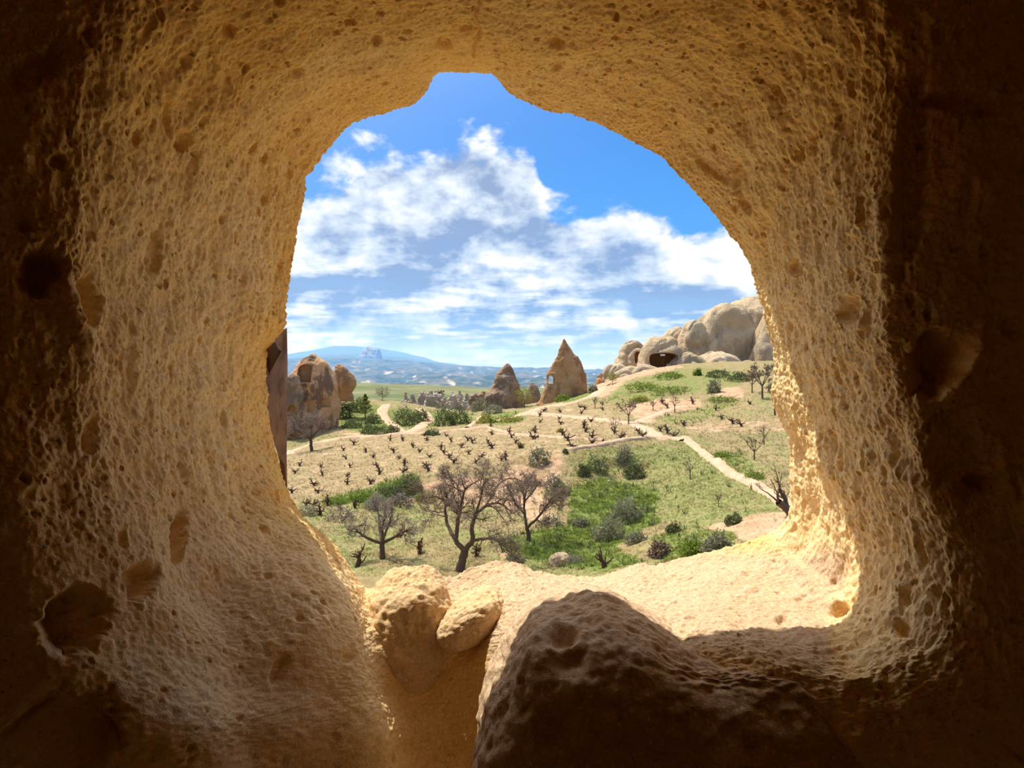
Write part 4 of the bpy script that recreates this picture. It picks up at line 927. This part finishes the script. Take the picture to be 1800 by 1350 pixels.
# the green conifer, the yellow-green trees
def leafy_tree(name, px, py, h, w, label, mat, seed, n=900, trunk=.4, cone=False):
    g = spot(px, py)[0]; s_ = g[1]/F; t = empty(name, tuple(g), label, 'tree'); H = h*s_; rng = np.random.default_rng(seed)
    tb = Tubes(); tb.tube(bent(np.array([0, 0, -.1]), np.array([0, 0, 1.]), H*.85, 5, rng, .05), np.linspace(H*.03, H*.008, 6), 6); tb.build('trunk', M_BARK, t)
    br = Tubes()
    for i in range(12):
        z = H*rng.uniform(trunk*.8, .8); an = rng.uniform(0, 6.28); l = w*s_*.5*(1.1-z/H if cone else .8); br.tube(bent(np.array([0, 0, z]), np.array([math.cos(an), math.sin(an), .45]), max(l, .2), 3, rng, .2), np.linspace(.04, .012, 4), 4)
    br.build('branches', M_TWIG, t)
    if cone:
        V_ = []
        m = leaves('needles', n, (1, 1, 1), mat, seed, .001, t, 0, 0, base=False); bpy.data.meshes.remove(m.data) if False else None
        P_ = np.zeros((n*4, 3)); z = rng.uniform(trunk*.7, 1, n)**.9; rad = w*s_*.5*(1.08-z)/(1.08-trunk*.7)*rng.uniform(.2, 1, n)**.5*(1+.35*np.sin(z*38)); an = rng.uniform(0, 6.28, n)
        c = np.stack([rad*np.cos(an), rad*np.sin(an), z*H], 1); a = rng.normal(size=(n, 3))*np.array([1, 1, .35]); a /= np.linalg.norm(a, axis=1)[:, None]; b = np.cross(a, rng.normal(size=(n, 3))); b /= np.linalg.norm(b, axis=1)[:, None]
        q = 1.1*s_*rng.uniform(.7, 1.5, n)[:, None]; m.data.vertices.foreach_set('co', np.stack([c-a*q, c+b*q*.5, c+a*q, c-b*q*.5], 1).astype(np.float32).ravel()); m.data.update(); m['kind'] = 'stuff'
    else:
        m = leaves('leaves', n, (w*s_*.5, w*s_*.45, H*(1-trunk)*.62), mat, seed, 1.1*s_, t, .4, .3, base=False)
        m.location = (0, 0, H*(trunk+(1-trunk)*.45)); m['kind'] = 'stuff'
    return t
leafy_tree('conifer_tree', 642, 737, 44, 34, 'small green conifer on the mound right of the rock tower', M_CONIFER, 131, 1500, .35, True)
leafy_tree('young_tree', 672, 704, 24, 30, 'pale airy tree on top of the mound behind the conifer', M_SAGE, 132, 450, .3)
leafy_tree('young_tree', 922, 716, 36, 36, 'yellow-green leafing tree just right of the brown cone', M_OLIVE, 133, 700, .3)
leafy_tree('young_tree', 1076, 675, 20, 20, 'small yellow-green tree on the bare dirt below the domes', M_OLIVE, 134, 400, .35)

# vines: knobbly stumps with crooked arms; four kinds, copied
def vine_mesh(seed):
    rng = np.random.default_rng(seed); tb = Tubes(); h = rng.uniform(.10, .2)
    tr = bent(np.array([0, 0, -.06]), np.array([rng.uniform(-.3, .3), rng.uniform(-.3, .3), 1]), h+.06, 3, rng, .18); tb.tube(tr, [.085, .075, .07, .085], 6)
    for i in range(rng.integers(5, 8)):
        an = i*1.1+rng.uniform(-.4, .4); d = np.array([math.cos(an), math.sin(an), rng.uniform(.0, .7)])
        a = bent(tr[-1], d, rng.uniform(.25, .45), 4, rng, .35, .12); tb.tube(a, [.045, .038, .032, .026, .018], 5)
        for j in range(2): tb.tube(bent(a[rng.integers(2, 5)], rng.normal(size=3)+np.array([0, 0, .8]), rng.uniform(.15, .3), 2, rng, .3), [.02, .014, .006], 3)
    return mesh_np('vine', np.concatenate(tb.V), np.concatenate(tb.Q), M_VINE, link=False)
VM = [vine_mesh(200+i) for i in range(6)]
z1 = [(770,830),(855,830),(1000,795),(1020,830),(1155,800),(1190,830),(1300,830),(1330,840),(925,875),(1115,880),(1255,875),(1440,840),(1465,785),(1455,740),(1590,780),(1600,805),(1470,875),(1630,845),(1665,880),(1760,820),(1765,775),(790,910),(965,910),(1140,915),(1305,918),(1395,945),(1170,945),(1040,945),(830,955),(860,1000),(645,945),(600,910),(445,895),(465,955),(515,855),(490,1010),(680,1010),(690,1060),(850,1050),(1020,1010),(1035,1035),(1350,985),(1565,960),(1530,965),(285,1010),(300,1065),(465,1075),(475,1130),(630,1125),(245,1140),(110,1055),(145,1000),(90,1190),(270,1190),(1205,980)]
z2 = [(95,845),(215,850),(345,820),(375,830),(350,860),(495,800),(500,835),(70,880),(70,920),(205,895),(215,930),(45,985),(30,1030),(365,955),(375,980),(420,915),(225,1000),(265,1040),(290,1090),(430,1030),(430,1060),(580,990),(610,1025),(745,995),(755,1020),(885,975),(930,990),(975,1020)]
z2b = [(1260,840),(1370,930),(1435,945),(1300,900),(1050,945),(895,790),(935,825),(1100,795),(1485,800)]
z3 = [(145,395),(190,400),(240,460),(390,430),(485,410),(300,390)]
ORD = ('first', 'second', 'third', 'fourth', 'fifth', 'sixth', 'seventh', 'eighth', 'ninth', 'tenth')
def put_vines(pts, label, group, sc=1.0, per=7):
    pts = sorted(pts, key=lambda p: p[1])
    for r0 in range(0, len(pts), per):
        for i, (px, py) in enumerate(sorted(pts[r0:r0+per])):
            g = spot(px, py)[0]; o = obj('vine', VM[R.randrange(6)]); o.location = g; o.rotation_euler = (0, 0, R.uniform(0, 6.28)); q = sc*R.uniform(.85, 1.2); o.scale = (q, q, q)
            tag(o, label % (ORD[i], ORD[r0//per]), 'vine', group)
c1 = [(490+x*.25556, 560+y*.25556+3) for x, y in z1]
put_vines([p for p in c1 if p[1] < 790], 'gnarled vine, %s from the left in the %s row down of the upper left vineyard', 'vines in the upper rows of the left vineyard', 1.0)
put_vines([p for p in c1 if 790 <= p[1]], 'gnarled vine, %s from the left in the %s row down of the lower left vineyard', 'vines in the lower rows of the left vineyard', .92)
put_vines([(930+x*.2611, 500+y*.2611+3) for x, y in z2], 'dark vine, %s from the left in the %s row down below the pierced pinnacle', 'vines in the vineyard below the pierced pinnacle', 1.15)
put_vines([(930+x*.2611, 500+y*.2611+2) for x, y in z2b], 'dark vine, %s from the left in the %s thin row under the green mound', 'vines below the green mound', 1.2)
put_vines([(500+x*.2556, 780+y*.2556+8) for x, y in z3], 'leafless vine, %s from the left in the %s row on the grass under the bank', 'vines on the grass below the bank', 1.0)
def old_vine(px, py, h, label, seed, straw=0, wide=1.0):
    g = spot(px, py)[0]; s_ = g[1]/F; rng = np.random.default_rng(seed); t = empty('old_vine', tuple(g), label, 'vine'); H = h*s_
    tb = Tubes(); tr = bent(np.array([0, 0, -.06]), np.array([.1, 0, 1.]), H*.4, 3, rng, .2); tb.tube(tr, [.11, .10, .085, .09], 7); tb.build('stump', M_VINE, t)
    ar = Tubes()
    for i in range(8):
        d = np.array([rng.uniform(-1, 1)*wide, rng.uniform(-1, 1), rng.uniform(.3, 1.1)]); a = bent(tr[rng.integers(2, 4)], d, H*rng.uniform(.4, .7), 5, rng, .38, .15); ar.tube(a, np.linspace(.045, .02, 6), 5)
        ar.tube(bent(a[3], rng.normal(size=3)+np.array([0, 0, .7]), H*.25, 3, rng, .3), np.linspace(.022, .008, 4), 4)
    ar.build('arms', M_VINE, t)
    if straw:
        st = Tubes()
        for i in range(straw): st.tube(bent(tr[-1], rng.normal(size=3)*np.array([1.3, 1, .8])+np.array([0, 0, .5]), H*rng.uniform(.5, 1.0), 4, rng, .22, -.05), np.linspace(.014, .005, 5), 3)
        st.build('dry_shoots', M_STRAW, t)['kind'] = 'stuff'
old_vine(627, 997, 44, 'old knotted vine stump at the left lip of the opening', 221)
old_vine(738, 972, 32, 'old vine with straw-coloured shoots between the two almond trees', 222, 22)
old_vine(838, 978, 34, 'old vine with dry shoots right behind the largest almond trunk', 223, 26)
old_vine(1062, 998, 38, 'sprawling dead vine branches above the middle of the sill', 224, 0, 2.4)
old_vine(700, 945, 24, 'low vine under the right side of the small spreading tree', 225, 6)

# one pale boulder on the grass and the red bank cut
def ground_rock(px, py, w, h, label, mat, D=None):
    g = spot(px, py)[0]; s_ = g[1]/F
    tag(blob('rock', (g[0], g[1], g[2]), (w/2*s_, w/2*s_*.7, h*s_), 60, 40, .10, 1.6, mat, 2.6, .03), label, 'rock')
ground_rock(985, 992, 40, 20, 'pale flat-topped rock lying in the grass above the sill', M_PALE)
ground_rock(1060, 941, 20, 14, 'pale earth block under the grey shrub in the hollow', M_PALE)
ground_rock(1072, 848, 6, 3, 'small white stone on the green slope', M_WHITE)

# grass: tufts as thick as the photograph shows them
def tufts(name, n, mat, box, size, seed, want, nb=5, label=''):
    rng = np.random.default_rng(seed); px = rng.uniform(box[0], box[2], n*4); py = box[1]+(box[3]-box[1])*rng.uniform(0, 1, n*4)**.8
    G = spot(px, py); nx_ = 14*fbm(np.stack([G[:, 0], G[:, 1], G[:, 0]*0], 1)*.35+40, 4); s_, g_, l_ = cover_masks(px+nx_, py+nx_*.4, G[:, 1])
    clump = fbm(np.stack([G[:, 0], G[:, 1], G[:, 0]*0], 1)*.8+seed, 3)
    keep = (rng.uniform(0, 1, len(px)) < want(s_, g_, l_)*np.clip(.7+clump, .05, 1.3)) & (G[:, 1] < 120); G = G[keep][:n]; m = len(G)
    sz = size*np.clip(G[:, 1]/32, .8, 1.7)*rng.uniform(.5, 1.4, m)
    V_ = []
    for i in range(nb):
        an = rng.uniform(0, 6.28, m); le = rng.uniform(.2, .9, m); d = np.stack([np.cos(an), np.sin(an), 0*an], 1); w = np.stack([-np.sin(an), np.cos(an), 0*an], 1)
        b0 = G-np.array([0, 0, .02])+d*(sz*.15)[:, None]; wd = (sz*.10)[:, None]
        V_.append(np.stack([b0-w*wd, b0+w*wd, b0+d*(sz*le)[:, None]+np.array([0, 0, 1])*(sz*rng.uniform(.5, 1, m))[:, None]], 1))
    V_ = np.concatenate(V_).reshape(-1, 3)
    o = mesh_np(name, V_, np.arange(len(V_)).reshape(-1, 3), mat, smooth=False); tag(o, label, 'grass', kind='stuff'); return o
BOX = (150, 690, 1750, 1015)
tufts('dry_grass', 52000, M_DRY, BOX, .085, 301, lambda s, g, l: np.where(s > .5, .10, .45)*(1-.6*l), 4, 'dry yellow grass over the vineyard and valley floor')
tufts('green_grass', 50000, M_GRASS, BOX, .09, 302, lambda s, g, l: np.clip(g*1.1-.1, 0.03, 1)*np.where(s > .5, .2, 1), 4, 'short green grass over the valley floor and meadow')
tufts('lush_weeds', 32000, M_LUSH, BOX, .13, 303, lambda s, g, l: np.clip(l*1.3, 0.0, 1), 5, 'thick bright green weeds in the hollow and on the banks')
tufts('scrub', 3600, M_SHRUB, BOX, .24, 304, lambda s, g, l: np.clip(l*.9+.06*(g > .5), 0, 1), 6, 'dark low scrub dotted over the green slopes')
